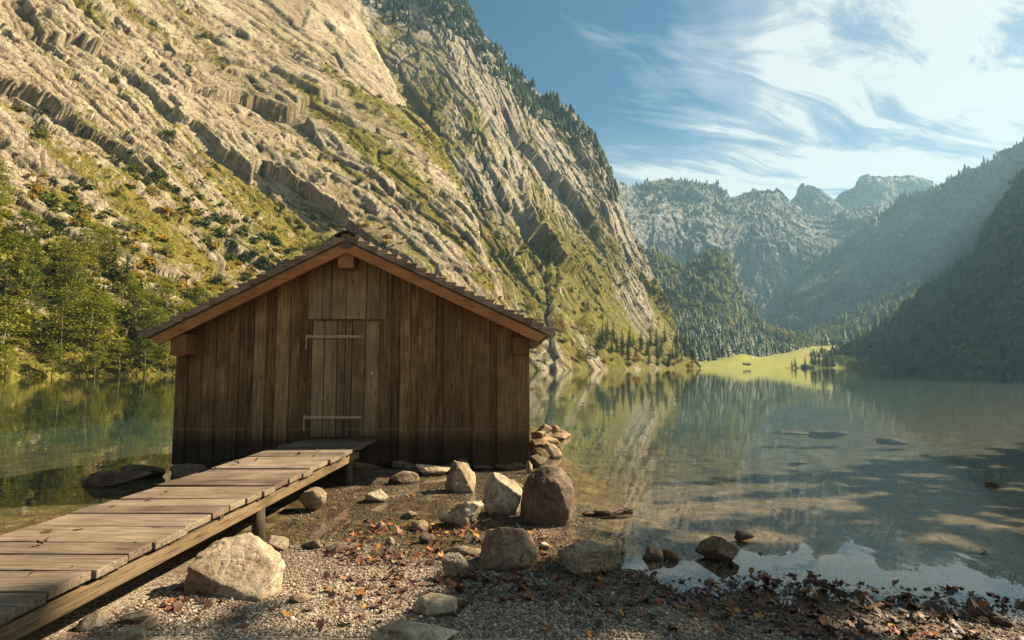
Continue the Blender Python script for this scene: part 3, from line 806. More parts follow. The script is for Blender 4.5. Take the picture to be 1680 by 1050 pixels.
mb.box(WL + .06, WR - .06, Y0 + .12, Y0 + .34, -.25, zb + .04, .2); mb.box(WR - .3, WR - .06, Y0 + .35, Y1 - .1, -.3, zb + .03, .3); mb.box(WL + .06, WL + .3, Y0 + .35, Y1 - .1, -.6, zb + .03, .4)
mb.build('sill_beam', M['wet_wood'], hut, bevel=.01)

# ------------------------------------------------------------------ gangway
ZD = .47
pr = G(620, 718, ZD); pl = G(504, 718, ZD)
dirv = np.array([(873 - 840) / F, CP]); dirv = dirv / np.linalg.norm(dirv)
def gw(y, side):                 # x of the deck edge (side 1 right, 0 left) at y
    p = pr if side else pl
    return p[0] + (y - p[1]) * dirv[0] / dirv[1]
gang = empty('gangway', (float(gw(5.5, 0) + gw(5.5, 1)) / 2, 5.5, 0), 'plank gangway sloping across the picture up to the boathouse door', 'gangway')
gang['label'] = 'long plank gangway on low posts leading to the boathouse door'
edges = [1.2, 1.5, 1.8, 2.1, 2.4, 2.68, 2.97, 3.27, 3.54, 3.77, 4.14, 4.48, 4.73, 4.98, 5.26, 5.5, 5.82, 6.15, 6.4, 6.68, 6.98, 7.28, 7.55, 7.84, 8.12, 8.4, 8.68, 8.965]
mb = MB()
for i in range(len(edges) - 1):
    y0_, y1_ = edges[i] + .006, edges[i + 1] - .008
    jr, jl = random.uniform(-.02, .02), random.uniform(-.03, .02)
    t0, t1 = random.uniform(-.010, .008), random.uniform(-.010, .008)
    xl0, xl1, xr0, xr1 = gw(y0_, 0) + jl, gw(y1_, 0) + jl, gw(y0_, 1) + jr, gw(y1_, 1) + jr + random.uniform(-.008, .008)
    zt0, zt1 = ZD + t0, ZD + t1
    mb.hexa([(xl0, y0_, zt0 - .05), (xr0, y0_, zt1 - .05), (xr1, y1_, zt1 - .05), (xl1, y1_, zt0 - .05), (xl0, y0_, zt0), (xr0, y0_, zt1), (xr1, y1_, zt1), (xl1, y1_, zt0)])
mb.build('deck', M['deck'], gang, bevel=.009)
for side, ins in ((1, .03), (0, -.10)):
    mb = MB()
    a, b = 1.2, 8.25
    x0, x1 = gw(a, side) - ins, gw(b, side) - ins
    mb.hexa([(x0 - .07, a, .285), (x0, a, .285), (x1, b, .295), (x1 - .07, b, .295), (x0 - .07, a, .385), (x0, a, .385), (x1, b, .392), (x1 - .07, b, .392)])
    mb.build('stringer', M['stringer'], gang, bevel=.006)
for y in np.arange(1.5, 8.2, .62):
    xa, xb = gw(y, 0) + .1, gw(y, 1) - .02
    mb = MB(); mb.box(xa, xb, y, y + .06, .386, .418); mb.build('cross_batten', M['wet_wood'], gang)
for y in (2.6, 5.35, 7.9):
    for side, ins in ((1, .07), (0, -.02)):
        mb = MB(); x = gw(y, side) - ins
        zz = float(gz(np.array([x]), np.array([y]))[0])
        mb.tube([(x, y, zz - .3), (x + .005, y, .1), (x, y, .30)], [.062, .06, .055], 9)
        mb.build('post', M['wet_wood'], gang, smooth=True)
mb = MB()                        # inner joists below the deck
for o_ in (.33, .62):
    x0, x1 = gw(1.2, 1) - o_, gw(8.9, 1) - o_
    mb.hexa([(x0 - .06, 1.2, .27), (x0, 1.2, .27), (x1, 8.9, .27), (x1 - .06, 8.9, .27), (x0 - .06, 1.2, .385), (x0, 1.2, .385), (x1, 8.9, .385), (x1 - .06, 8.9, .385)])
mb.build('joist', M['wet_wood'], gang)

# ------------------------------------------------------------------ rocks
_ico = {}
def ico(sub):
    if sub not in _ico:
        bm = bmesh.new(); bmesh.ops.create_icosphere(bm, subdivisions=sub, radius=1)
        bm.verts.ensure_lookup_table()
        _ico[sub] = (np.array([v.co[:] for v in bm.verts]), np.array([[v.index for v in f.verts] for f in bm.faces])); bm.free()
    return _ico[sub]

def rock_mesh(name, w, d, h, seed, sub=5, cuts=15, rough=.07, soft=.05, planes=None, mat=None):
    r = np.random.default_rng(seed)
    V, Fc = ico(sub)
    nrm = r.normal(size=(cuts, 3)); nrm /= np.linalg.norm(nrm, axis=1, keepdims=True)
    off = r.uniform(.42, .86, cuts)
    if planes is not None:
        q0 = np.array([p[:3] for p in planes], float); q0 /= np.linalg.norm(q0, axis=1, keepdims=True)
        off = np.concatenate([np.array([p[3] for p in planes], float), r.uniform(.80, 1.02, 12)])
        ex = r.normal(size=(12, 3)); ex /= np.linalg.norm(ex, axis=1, keepdims=True); nrm = np.concatenate([q0, ex])
    dt = V @ nrm.T
    rad = np.where(dt > .05, off / np.maximum(dt, .05), 1e3)
    rad = np.minimum(rad.min(axis=1), 1.0 if planes is None else 1.9)
    rad = rad * (1 - soft) + soft * np.minimum(rad, .95)
    p = V * rad[:, None] * 2.3 + seed * 3.7
    rad = rad * (1 + rough * 2 * (fbm(p[:, 0], p[:, 1], p[:, 2], seed, 3) - .5)) 
    q = V * rad[:, None] * 7 + seed
    f = 1 - np.abs(2 * vn(q[:, 0], q[:, 1], q[:, 2], seed + 9) - 1)
    rad = rad - rough * .35 * f * f + rough * .5 * (fbm(q[:, 0] * 1.7, q[:, 1] * 1.7, q[:, 2] * 1.7, seed + 3, 4) - .5)
    X_ = V * rad[:, None]
    X_ = X_ - (X_.max(0) + X_.min(0)) / 2
    X_ = X_ / (X_.max(0) - X_.min(0)) * np.array([w, d, h])
    X_[:, 2] += h / 2
    return mesh_np(name, X_, Fc, mat or M['stone'], smooth=False)

def rock(label, u0, u1, v0, v1, seed, name='rock', dr=.8, bury=.22, sub=5, tint=(1, 1, 1), z=None, group=None, flat=1.0, rot=None, **kw):
    uc = (u0 + u1) / 2
    zg = 0.0
    for _ in range(4):
        g = G(uc, v1, max(zg, -.02) if z is None else z)
        zg = float(gz(np.array([g[0]]), np.array([g[1]]))[0])
    dep = g[1] * CP
    w = (u1 - u0) / F * dep; d = w * dr
    yc = g[1] + d * .45
    dep2 = dep + d * .3
    ang = math.atan2(CAMZ, dep)
    hh = max((v1 - v0) / F * dep2 - .55 * d * math.sin(ang), .25 * w * flat, .012)
    w = w * (dep2 + d * .2) / dep * .98
    h = hh * (1 + bury)
    base = (max(zg, -.03) if z is None else z) - hh * bury
    me = rock_mesh(name, w, d, h, seed, sub, mat=kw.pop('mat', None), **kw)
    o = link(name, me, None, (g[0] * (yc / g[1]), yc, base))
    if rot: o.rotation_euler = (0, 0, rot)
    o.color = (*tint, 1)
    return props(o, label, 'rock', group)

rock('large pale angular block of rock lying on the gravel beside the gangway', 311, 462, 884, 984, 11, sub=6, dr=.72, rough=.08, soft=.04, tint=(.98, .86, .76),
     planes=[(-.40, -1, -.05, .62), (.95, -.22, .15, .84), (-1, .1, .15, .80), (.05, 1, .25, .85), (.16, -.80, 1, .30), (.75, -.1, .85, .66), (-.5, -.3, 1, .62), (.4, .9, .3, .84), (0, 0, -1, .7), (.9, .5, .1, .9)], rot=.05)
rock('big dark rounded boulder standing upright off the right corner of the boathouse', 853, 946, 764, 864, 12, sub=6, dr=.85, rough=.05, soft=.2, bury=.12, tint=(.40, .33, .28),  # whole stone tinted darker, standing in for the shade on its front
     planes=[(-1, -.15, .16, .80), (1, -.1, .12, .84), (.1, -1, .10, .82), (.75, -.2, .75, .86), (-.6, .1, .85, .90), (.05, .1, 1, .92), (0, 1, .1, .85), (.6, -.8, .3, .88), (-.6, -.75, .25, .90), (0, 0, -1, .8), (.35, -.6, .8, .92), (-.3, -.6, .85, .95), (1, -.3, .5, .90), (.8, -.3, -.5, .9)])
rock('white pointed rock leaning against the left side of the big dark boulder', 792, 858, 777, 848, 13, sub=5, dr=.8, tint=(1.1, 1.04, .95), bury=.15, rough=.07,
     planes=[(-.85, -.2, .5, .66), (.45, -.1, .9, .55), (-.2, -1, .35, .66), (0, 1, .2, .8), (-1, .2, 0, .8), (1, 0, 0, .85), (.3, -.6, .8, .82), (0, 0, -1, .8)])
rock('low brown stone between the white pointed rock and the boathouse corner', 832, 862, 786, 808, 14, sub=4, tint=(.8, .72, .64))
rock('low grey boulder half buried in gravel at the edge of the pool', 786, 884, 862, 938, 15, sub=6, dr=.85, rough=.06, soft=.3, bury=.3, tint=(.64, .56, .48),
     planes=[(-.9, -.25, .45, .74), (.75, -.2, .65, .72), (.1, -.8, .62, .74), (0, .3, 1, .74), (.3, 1, .4, .8), (-.35, -.75, .5, .78), (1, .2, .1, .95), (-1, .1, .1, .92), (0, 0, -1, .8)])
rock('long ridged brown rock at the water edge right of the low grey boulder', 915, 1014, 887, 948, 16, sub=6, dr=.6, rough=.13, tint=(.82, .74, .64), bury=.25)
rock('mottled pale rock with dark pits left of the white pointed rock', 720, 794, 819, 866, 17, sub=5, dr=.75, rough=.15, tint=(1.02, .94, .84))
rock('upright split rock with a bright tip near the foot of the boathouse wall', 729, 780, 757, 810, 18, sub=5, dr=.8, rough=.13, tint=(.92, .8, .66), bury=.12,
     planes=[(-.9, -.3, .35, .66), (.8, -.3, .5, .55), (.1, -1, .2, .7), (0, 1, .2, .7), (.2, 0, 1, .95), (1, 0, 0, .8), (0, 0, -1, .8)])
rock('long pale stone lying flat in front of the boathouse wall', 682, 741, 760, 782, 19, sub=5, dr=.42, rough=.07, tint=(1.12, 1.0, .85))
rock('low flat brown stone next to the long pale stone in front of the wall', 636, 687, 772, 796, 20, sub=5, dr=.55, rough=.06, tint=(.8, .7, .58))
rock('dark round stone behind the upright split rock', 722, 772, 749, 778, 21, sub=4, tint=(.35, .31, .28))
rock('small pale stone alone on the wet sand before the boathouse', 599, 637, 802, 826, 22, sub=4, tint=(1.1, 1, .88))
rock('brown rock with pale right side emerging from shade under the gangway', 488, 538, 799, 842, 23, sub=5, tint=(.72, .62, .5), bury=.1)
rock('dark wet rock standing alone in the lake shallows', 1144, 1213, 881, 924, 24, sub=5, dr=.8, rough=.07, tint=(.5, .38, .30), soft=.1, z=0.0)
rock('grey lump of rock in the shallows left of the dark wet rock', 1052, 1092, 896, 921, 25, sub=4, tint=(.6, .52, .45), z=0.0, rough=.13)
rock('tiny rust brown stone touching the grey lump in the shallows', 1086, 1112, 902, 920, 26, sub=3, tint=(.55, .32, .2), z=0.0)
rock('tiny dark stone poking out of the lake behind the dark wet rock', 1206, 1236, 869, 886, 27, sub=3, tint=(.4, .32, .28), z=0.0)
rock('smooth pale flat stone lying on the gravel at the bottom centre', 678, 749, 972, 1013, 28, sub=5, dr=.75, rough=.05, soft=.5, tint=(1.05, .96, .84))
rock('broad pale slab sunk in the gravel at the bottom edge', 606, 752, 1034, 1075, 29, sub=5, dr=.6, rough=.05, soft=.4, tint=(1.2, 1.12, .98), bury=.5)
rock('grey stone capped by a brown leaf near the low grey boulder', 723, 770, 908, 953, 30, sub=5, tint=(.8, .74, .68), rough=.11)
rock('long narrow brown stone just above the grey stone with the leaf', 728, 792, 897, 914, 31, sub=4, dr=.35, tint=(.62, .54, .46))
rock('small pale stone with dark underside on the wet sand', 673, 708, 854, 873, 32, sub=4, tint=(1.05, .95, .8))
rock('small dark stone just below the pale one with dark underside', 688, 714, 876, 894, 33, sub=3, tint=(.32, .27, .24))
rock('pale cone shaped stone behind the large angular block', 440, 472, 880, 906, 34, sub=4, tint=(.85, .78, .7))
rock('flat dark stone at the pool edge below the sunken timber streak', 493, 527, 885, 902, 35, sub=4, dr=.5, tint=(.35, .29, .24))
rock('dark chip of stone on the pool edge between leaves', 533, 563, 893, 909, 36, sub=3, tint=(.34, .28, .24))
rock('pinkish pebble beside red leaves on the wet sand', 614, 634, 856, 872, 37, sub=3, tint=(1.0, .75, .62))
rock('round tan pebble at the pool edge', 632, 648, 880, 895, 38, sub=3, tint=(1.0, .9, .72))
rock('pale oval stone just awash in the pool', 656, 684, 839, 853, 39, sub=4, soft=.6, tint=(.75, .68, .58), dr=.6)
rock('small white stone in front of the low grey boulder right side', 884, 902, 890, 904, 40, sub=3, tint=(1.15, 1.1, 1.05))
rock('light grey cobble at the lower left under the gangway', 128, 172, 1003, 1037, 41, sub=4, tint=(.95, .88, .78))
rock('pinkish flat cobble right of the light grey cobble', 203, 252, 1000, 1026, 42, sub=4, soft=.5, tint=(.95, .82, .72))
rock('rounded cobble in the gravel at the bottom left', 228, 262, 1016, 1036, 43, sub=4, soft=.6, tint=(1.05, .95, .82))
rock('broad half buried cobble at the very bottom left', 192, 246, 1030, 1062, 44, sub=4, soft=.5, tint=(1.1, 1.0, .85))
rock('flat pink stone in the gravel right of the large angular block', 474, 512, 974, 990, 45, sub=4, soft=.5, tint=(1.0, .88, .78))
rock('dark flat rock slab breaking the water left of the gangway', 138, 246, 770, 801, 46, sub=5, dr=.5, rough=.09, tint=(.30, .25, .19), z=-.02, flat=.35)
rock('dark hump of rock in the water near the left corner of the boathouse', 196, 270, 760, 786, 47, sub=5, dr=.5, rough=.08, tint=(.25, .22, .18), z=0.0, flat=.6)
rock('dark foundation stone in the water under the left corner of the boathouse', 280, 342, 757, 790, 48, sub=4, tint=(.3, .26, .22), z=-.02)
rock('faint pale slab just under the surface of the far shallows, widest of three', 1328, 1396, 705, 718, 49, sub=4, dr=.7, flat=.12, tint=(.8, .74, .66), z=-.16, bury=.4)
rock('faint thin slab under the surface left of the widest one', 1268, 1326, 706, 714, 50, sub=4, dr=.7, flat=.1, tint=(.75, .7, .62), z=-.16, bury=.4)
rock('small tan stone awash in the middle of the lake shallows', 1292, 1330, 757, 765, 51, sub=4, dr=.6, flat=.15, tint=(.85, .72, .6), z=-.16, bury=.4)
rock('faint dark slab under the surface right of the two pale ones', 1440, 1492, 718, 728, 52, sub=4, dr=.6, flat=.12, tint=(.5, .45, .4), z=-.16, bury=.4)
rock('small rusty stone in the lake far to the right', 1618, 1640, 790, 798, 53, sub=3, tint=(.6, .4, .26), z=0.0)
hl = ['topmost small stone of the heap along the right wall of the boathouse', 'flat tan stone reaching furthest into the lake from the heap by the boathouse', 'pale rounded stone against the right wall high in the heap',
      'dark stone with a lit crest in the middle of the heap by the right wall', 'bright blunt stone below the flat tan one in the heap by the wall', 'black stone at the wall in the lower part of the heap',
      'lowest dark stone of the heap by the boathouse corner', 'small brown stone at the far end of the heap by the wall', 'long stone lying across the heap beside the boathouse wall', 'thin pale stone sticking up at the boathouse corner']
hp = [(880, 906, 695, 707), (893, 938, 704, 722), (870, 900, 706, 726), (868, 912, 719, 741), (890, 922, 727, 752), (868, 902, 733, 758), (866, 896, 746, 767), (903, 918, 697, 708), (884, 918, 714, 728), (863, 874, 756, 773)]
ht = [(.6, .48, .36), (1.0, .82, .6), (1.0, .86, .68), (.7, .55, .42), (1.15, 1.0, .8), (.45, .36, .28), (.4, .33, .26), (.7, .55, .42), (.9, .74, .55), (1.1, .95, .8)]
for i, (l, p, t) in enumerate(zip(hl, hp, ht)): rock(l, *p, 60 + i, sub=4, dr=1.0, tint=t, bury=.4, z=[.26, 0, .12, .08, 0, .04, 0, .2, .1, .02][i] if i not in (1, 4) else -.01)
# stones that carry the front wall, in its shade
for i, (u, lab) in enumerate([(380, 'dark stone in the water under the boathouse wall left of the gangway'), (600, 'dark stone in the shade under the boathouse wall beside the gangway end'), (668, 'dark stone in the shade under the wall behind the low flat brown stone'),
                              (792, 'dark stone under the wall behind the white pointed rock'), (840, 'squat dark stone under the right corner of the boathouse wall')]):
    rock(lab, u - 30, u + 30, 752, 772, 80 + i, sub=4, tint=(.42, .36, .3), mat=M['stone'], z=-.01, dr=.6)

def driftwood(label, pts, rads, seed):
    mb = MB(); r = random.Random(seed)
    mb.tube(pts, rads, 9, .5)
    bmesh.ops.subdivide_edges(mb.bm, edges=list(mb.bm.edges), cuts=2, use_grid_fill=True)
    for v in mb.bm.verts: v.co += Vector((r.gauss(0, .004), r.gauss(0, .004), r.gauss(0, .003)))
    o = mb.build('driftwood', M['driftwood'])
    return props(o, label, 'driftwood')
def gp(u, v, dz=0): p = G(u, v, 0); return (p[0], p[1], dz)
driftwood('knobbly stick of driftwood floating right of the big dark boulder', [gp(956, 846, .02), gp(975, 844, .015), gp(1000, 846, .02), gp(1020, 842, .03), gp(1037, 841, .02)], [.018, .026, .03, .04, .032], 1)
driftwood('broken dark branch lying at the water edge in the lower right', [gp(1338, 972, .07), gp(1352, 972, .06), gp(1375, 981, .04), gp(1412, 988, .02)], [.014, .028, .024, .012], 2)
driftwood('dark rotten stump piece at the water edge near the right corner', [gp(1592, 1008, .10), gp(1602, 1018, .05), gp(1630, 1024, .04), gp(1660, 1030, .02)], [.012, .04, .036, .016], 3)

# ------------------------------------------------------------------ pebbles and fallen leaves on the beach
def rotm(n_):
    q = rng.normal(size=(n_, 4)); q /= np.linalg.norm(q, axis=1, keepdims=True)
    w, x, y, z = q.T
    return np.stack([np.stack([1 - 2 * (y * y + z * z), 2 * (x * y - z * w), 2 * (x * z + y * w)], 1), np.stack([2 * (x * y + z * w), 1 - 2 * (x * x + z * z), 2 * (y * z - x * w)], 1), np.stack([2 * (x * z - y * w), 2 * (y * z + x * w), 1 - 2 * (x * x + y * y)], 1)], 1)

def scatter_ground(n_, zmin, zmax, ylo=2.9, yhi=8.8, dens=None):
    x = rng.uniform(-4.6, 4.8, n_ * 3); y = ylo + (yhi - ylo) * rng.random(n_ * 3) ** 2.2
    u, v = proj(np.stack([x, y, np.zeros_like(x)], 1))
    z = gz(x, y)
    k = (u > -30) & (u < 1710) & (v < 1075) & (z > zmin) & (z < zmax)
    k &= ~((x > gw(y, 0) - .1) & (x < gw(y, 1) - .12))
    k &= (x > gw(y, 1) - .15) | (z < -9)
    if dens is not None: k &= rng.random(len(x)) < dens(x, y, u, v)
    x, y, z = x[k][:n_], y[k][:n_], z[k][:n_]
    return np.stack([x, y, z], 1)

V0, F0 = ico(1)
Pp = scatter_ground(60000, -.025, .5)
N_ = len(Pp)
Rm = rotm(N_)
size = .8 * (.0035 + .0075 * rng.random(N_) ** 2.5 + .014 * (rng.random(N_) ** 12))[:, None] * rng.uniform(.6, 1.3, (N_, 3))
shape = V0[None] * (1 + .22 * (rng.random((N_, len(V0), 1)) - .5)) * size[:, None, :]
PV = np.einsum('nij,nkj->nki', Rm, shape)
PV[..., 2] *= .7
PV = PV + Pp[:, None, :] + np.array([0, 0, .003])
PF = (F0[None] + (np.arange(N_) * len(V0))[:, None, None]).reshape(-1, 3)
n = NT('pebble_stone')
t = n.attr('tint')
pos = n.n('NewGeometry').outputs['Position']
zz = n.n('SeparateXYZ', {'Vector': pos}).outputs[2]
pc = n.ramp(t, [(.0, (.045, .03, .018)), (.3, (.15, .107, .066)), (.65, (.29, .226, .155)), (.9, (.48, .41, .31)), (1.0, (.66, .59, .48))])
pc = n.mix(n.math('MULTIPLY', n.noise(pos, 160, 3), .5), pc, (.12, .09, .06))
pc = n.mix(n.math('MULTIPLY', n.ramp(zz, [(.01, 1.0), (.05, 0.0)]), .55), pc, (.035, .024, .014))
M['pebble'] = n.surf(pc, .7, None, .35)
props(link('gravel_pebbles', mesh_np('gravel_pebbles', PV.reshape(-1, 3), PF, M['pebble'], {'tint': np.repeat(rng.random(N_), len(V0))})), kind='stuff')

def ldens(x, y, u, v):
    c_ = fbm(x * 1.6, y * 2.2, None, 301, 3)
    band = np.exp(-((v - (930 + .04 * (u - 800))) / 60) ** 2) * sstep(480, 640, u) * 1.0
    rgt = sstep(980, 1250, u) * .8 * np.exp(-((v - 1015) / 55) ** 2)
    lft = np.exp(-((u - 300) / 120) ** 2 - ((v - 985 + .35 * (u - 300)) / 30) ** 2) * .8
    return np.clip((band + rgt + lft + .05) * sstep(.38, .58, c_) * 1.7, 0, 1)
ang = np.linspace(0, 2 * np.pi, 13)[:-1]
lr = np.array([1.0, .62, .9, .5, .72, .42, .55, .42, .72, .5, .9, .62])
LV = np.concatenate([[[0, 0, 0]], np.stack([np.cos(ang) * lr, np.sin(ang) * lr * .8, 0 * ang], 1)])
LF = np.array([[0, i + 1, (i + 1) % 12 + 1] for i in range(12)])
Lp = np.concatenate([scatter_ground(4200, -.012, .5, 2.9, 6.2, dens=ldens), scatter_ground(110, -.09, .0, 5.0, 9.0)])
# a drift of red leaves in the shallow pool by the rocks
dr_ = np.array([G(u, v, 0) for u, v in np.stack([rng.normal(735, 48, 90), rng.normal(868, 7, 90)], 1)] + [G(u, v, 0) for u, v in np.stack([rng.normal(612, 26, 50), rng.normal(868, 8, 50)], 1)])
dr_[:, 2] = np.maximum(gz(dr_[:, 0], dr_[:, 1]), -.008)
Lp = np.concatenate([Lp, dr_])
dk = np.array([[float(gw(y_, 0)) + f_ * 1.1, y_, ZD + .004] for y_, f_ in zip(rng.uniform(2.6, 8.6, 22), rng.uniform(.05, .95, 22))])
Lp = np.concatenate([dk, Lp])
NL = len(Lp)
yaw = rng.uniform(0, 2 * np.pi, NL); sz = rng.uniform(.018, .052, NL)
curl = rng.normal(0, .55, (NL, 1)); bend = rng.normal(0, .5, (NL, 1))
lv = np.repeat(LV[None], NL, 0)
lv[..., 2] = curl * (lv[..., 0] ** 2) * .7 + bend * (lv[..., 1] ** 2) + rng.normal(0, .06, (NL, 13))
lv = lv * sz[:, None, None]
tx, ty = rng.normal(0, .33, NL)[:, None], rng.normal(0, .33, NL)[:, None]
lv[..., 2] += lv[..., 0] * tx + lv[..., 1] * ty
c_, s_ = np.cos(yaw)[:, None], np.sin(yaw)[:, None]
lx_, ly_ = lv[..., 0] * c_ - lv[..., 1] * s_, lv[..., 0] * s_ + lv[..., 1] * c_
lz_ = lv[..., 2] - lv[..., 2].min(1, keepdims=True) * .7
LVV = np.stack([lx_ + Lp[:, :1], ly_ + Lp[:, 1:2], lz_ + Lp[:, 2:] + .004], -1).reshape(-1, 3)
LFF = (LF[None] + (np.arange(NL) * 13)[:, None, None]).reshape(-1, 3)
n = NT('fallen_leaf')
t = n.attr('tint')
lc = n.ramp(t, [(.0, (.030, .014, .008)), (.45, (.085, .036, .016)), (.72, (.17, .065, .022)), (.88, (.32, .10, .02)), (.95, (.45, .17, .02)), (1.0, (.38, .27, .06))])
lc = n.mix(n.math('MULTIPLY', n.noise(n.coords(), 45, 4), .55), lc, (.05, .03, .02))
M['fallen'] = n.surf(lc, .6, None, .35)
props(link('fallen_leaves', mesh_np('fallen_leaves', LVV, LFF, M['fallen'], {'tint': np.repeat(np.concatenate([rng.random(NL - 140) ** 1.1, .4 + .6 * rng.random(140)]), 13)})), kind='stuff')

# ------------------------------------------------------------------ trees
def cards(Cn, size, flat=.5, seed=0, aspect=.6):
    """leaf-sized faces at the points Cn; flat = how far they lean to the horizontal"""
    r = np.random.default_rng(seed); n_ = len(Cn)
    nz = r.normal(size=(n_, 3)); nz[:, 2] = np.abs(nz[:, 2]) + flat * 2
    nz /= np.linalg.norm(nz, axis=1, keepdims=True)
    a = np.cross(nz, r.normal(size=(n_, 3))); a /= np.linalg.norm(a, axis=1, keepdims=True)
    b = np.cross(nz, a)
    s = (np.asarray(size) * r.uniform(.6, 1.4, n_))[:, None]
    Vv = np.stack([Cn - a * s, Cn + b * s * aspect, Cn + a * s, Cn - b * s * aspect], 1).reshape(-1, 3)
    return Vv, np.arange(n_ * 4).reshape(-1, 4)

def broadleaf(seed, h=8.0, w=2.7, ncl=46, per=60, lsize=.16, cb=.16):
    r = np.random.default_rng(seed)
    mb = MB()
    lean = r.normal(0, .35, 2)
    top = (lean[0] * 1.4, lean[1] * 1.4, h * .86)
    mb.tube([(0, 0, -.6), (lean[0] * .2, lean[1] * .2, h * .22), (lean[0] * .7, lean[1] * .7, h * .5), top], [.17, .13, .09, .02], 7, .5)
    cl = []
    for i in range(ncl):
        t = (i + .5) / ncl
        zz = h * (cb + (1 - cb) * t)
        rr = w * (math.sin(math.pi * min(1, (.18 + .82 * t) ** .85)) ** .6) * math.sqrt(r.uniform(.12, 1.05))
        a = i * 2.4 + r.normal(0, .5)
        cl.append((lean[0] * t + math.cos(a) * rr, lean[1] * t + math.sin(a) * rr, zz + r.normal(0, .25)))
        if i % 3 == 0:
            k = max(.15, zz - .25 * rr - .4) / h
            mb.tube([(lean[0] * k, lean[1] * k, k * h), (cl[-1][0] * .6, cl[-1][1] * .6, zz - .35), cl[-1]], [.05, .03, .01], 5, .5, cap=False)
    cl = np.array(cl)
    pts = np.repeat(cl, per, 0) + r.normal(size=(ncl * per, 3)) * np.repeat(np.stack([r.uniform(.38, .75, ncl), r.uniform(.38, .75, ncl), r.uniform(.12, .26, ncl)], 1), per, 0)
    Vv, Ff = cards(pts, lsize, .7, seed)
    tint = np.repeat(np.clip(np.repeat(r.random(ncl), per) * .6 + r.random(ncl * per) * .4, 0, 1), 4)
    return mb, Vv, Ff, tint

def conifer(seed, h=9.0, w=1.6, levels=24, detail=1.0):
    r = np.random.default_rng(seed)
    mb = MB(); mb.tube([(0, 0, -.6), (0, 0, h * .5), (0, 0, h)], [.14, .09, .01], 6, .5)
    pts, nor, sz = [], [], []
    Vs = []
    for i in range(levels):
        t = (i + .6) / levels
        zz = h * (.10 + .90 * t); L = w * (1 - t) ** .85 * r.uniform(.75, 1.15) + .10
        nb = max(4, int(9 * (1 - t) + 4))
        for k in range(nb):
            a = r.uniform(0, 2 * math.pi); l = L * r.uniform(.6, 1.15)
            ca, sa = math.cos(a), math.sin(a)
            m_ = max(2, int(4 * detail * (1 - t) + 2))
            for j in range(m_):
                f = (j + .7) / m_
                c = np.array([ca * l * f, sa * l * f, zz - .28 * l * f * f + r.normal(0, .04)])
                wd = .30 * (1 - .55 * f) * (.5 + .5 * (1 - t)) + .06
                s = l / m_ * .75
                side = np.array([-sa, ca, 0]) * wd; fw = np.array([ca, sa, -.45]) * s; dn = np.array([0, 0, -.16 * (1 - t) - .05])
                Vs.append([c - fw, c + side + dn * r.random(), c + fw, c - side + dn * r.random()])
    Vv = np.array(Vs).reshape(-1, 3)
    return mb, Vv, np.arange(len(Vv)).reshape(-1, 4), np.repeat(r.random(len(Vs)), 4)

def bush(seed, ncl=14, per=46, rad=1.0, lsize=.12):
    r = np.random.default_rng(seed)
    cl = r.normal(size=(ncl, 3)) * np.array([.42, .42, .42]) * rad; cl[:, 2] = np.abs(cl[:, 2]) + .25 * rad
    pts = np.repeat(cl, per, 0) + r.normal(size=(ncl * per, 3)) * np.array([.24, .24, .20]) * rad
    Vv, Ff = cards(pts, lsize, .12, seed)
    return Vv, Ff, np.repeat(np.clip(np.repeat(r.random(ncl), per) * .6 + r.random(ncl * per) * .4, 0, 1), 4)

protos = {}
for i in range(5): protos['broadleaf', i] = broadleaf(500 + i, h=7.0 + i * .5, w=2.3 + .2 * (i % 3))
protos['broadleaf', 5] = broadleaf(555, h=10.2, w=.95, ncl=20, per=46, cb=.76)
for i in range(4): protos['conifer', i] = conifer(520 + i, h=8.5 + i, w=1.5 + .25 * (i % 2))
made = {}
def tree(kind, i, loc, scale, label, group, leafm, barkm, rz=None, parts=True):
    name = {'broadleaf': 'broadleaf_tree', 'conifer': 'conifer_tree'}[kind]
    key = (kind, i, leafm)
    if key not in made:
        mb, Vv, Ff, tint = protos[kind, i]
        cm = mesh_np('crown', Vv, Ff, M[leafm], {'tint': tint})
        if (kind, i) not in made:
            o = mb.build('trunk', M[barkm], None, smooth=True); made[kind, i] = o.data; bpy.data.objects.remove(o)
        made[key] = cm
    e = bpy.data.objects.new(name, None); COL.objects.link(e); e.empty_display_size = .2
    e.location = loc; e.rotation_euler = (0, 0, random.uniform(0, 6.28) if rz is None else rz)
    s = scale; e.scale = (s * random.uniform(.9, 1.15), s * random.uniform(.9, 1.15), s)
    props(e, label, 'tree', group)
    link('trunk', made[kind, i], e); link('crown', made[key], e)
    return e

bushes = {}
def shrub(loc, scale, label, group, leafm, name='bush'):
    i = random.randrange(4)
    if (i, leafm) not in bushes:
        Vv, Ff, tint = bush(600 + i)
        bushes[i, leafm] = mesh_np('bush', Vv, Ff, M[leafm], {'tint': tint})
    o = link(name, bushes[i, leafm], None, loc)
    o.rotation_euler = (0, 0, random.uniform(0, 6.28)); o.scale = (scale * random.uniform(.8, 1.3), scale * random.uniform(.8, 1.3), scale * random.uniform(.8, 1.2))
    return props(o, label, 'bush', group)

uA, vA = proj(A.X); zA = A.X[..., 2]
uB, vB = proj(Bm.X)
vegA = A.attr['veg']; vegB = Bm.attr['veg']
def thin(p, dmin):               # drop points closer than dmin to an earlier one
    keep = []
    for q in p:
        if all((q[0] - k[0]) ** 2 + (q[1] - k[1]) ** 2 > dmin * dmin for k in keep): keep.append(q)
    return keep

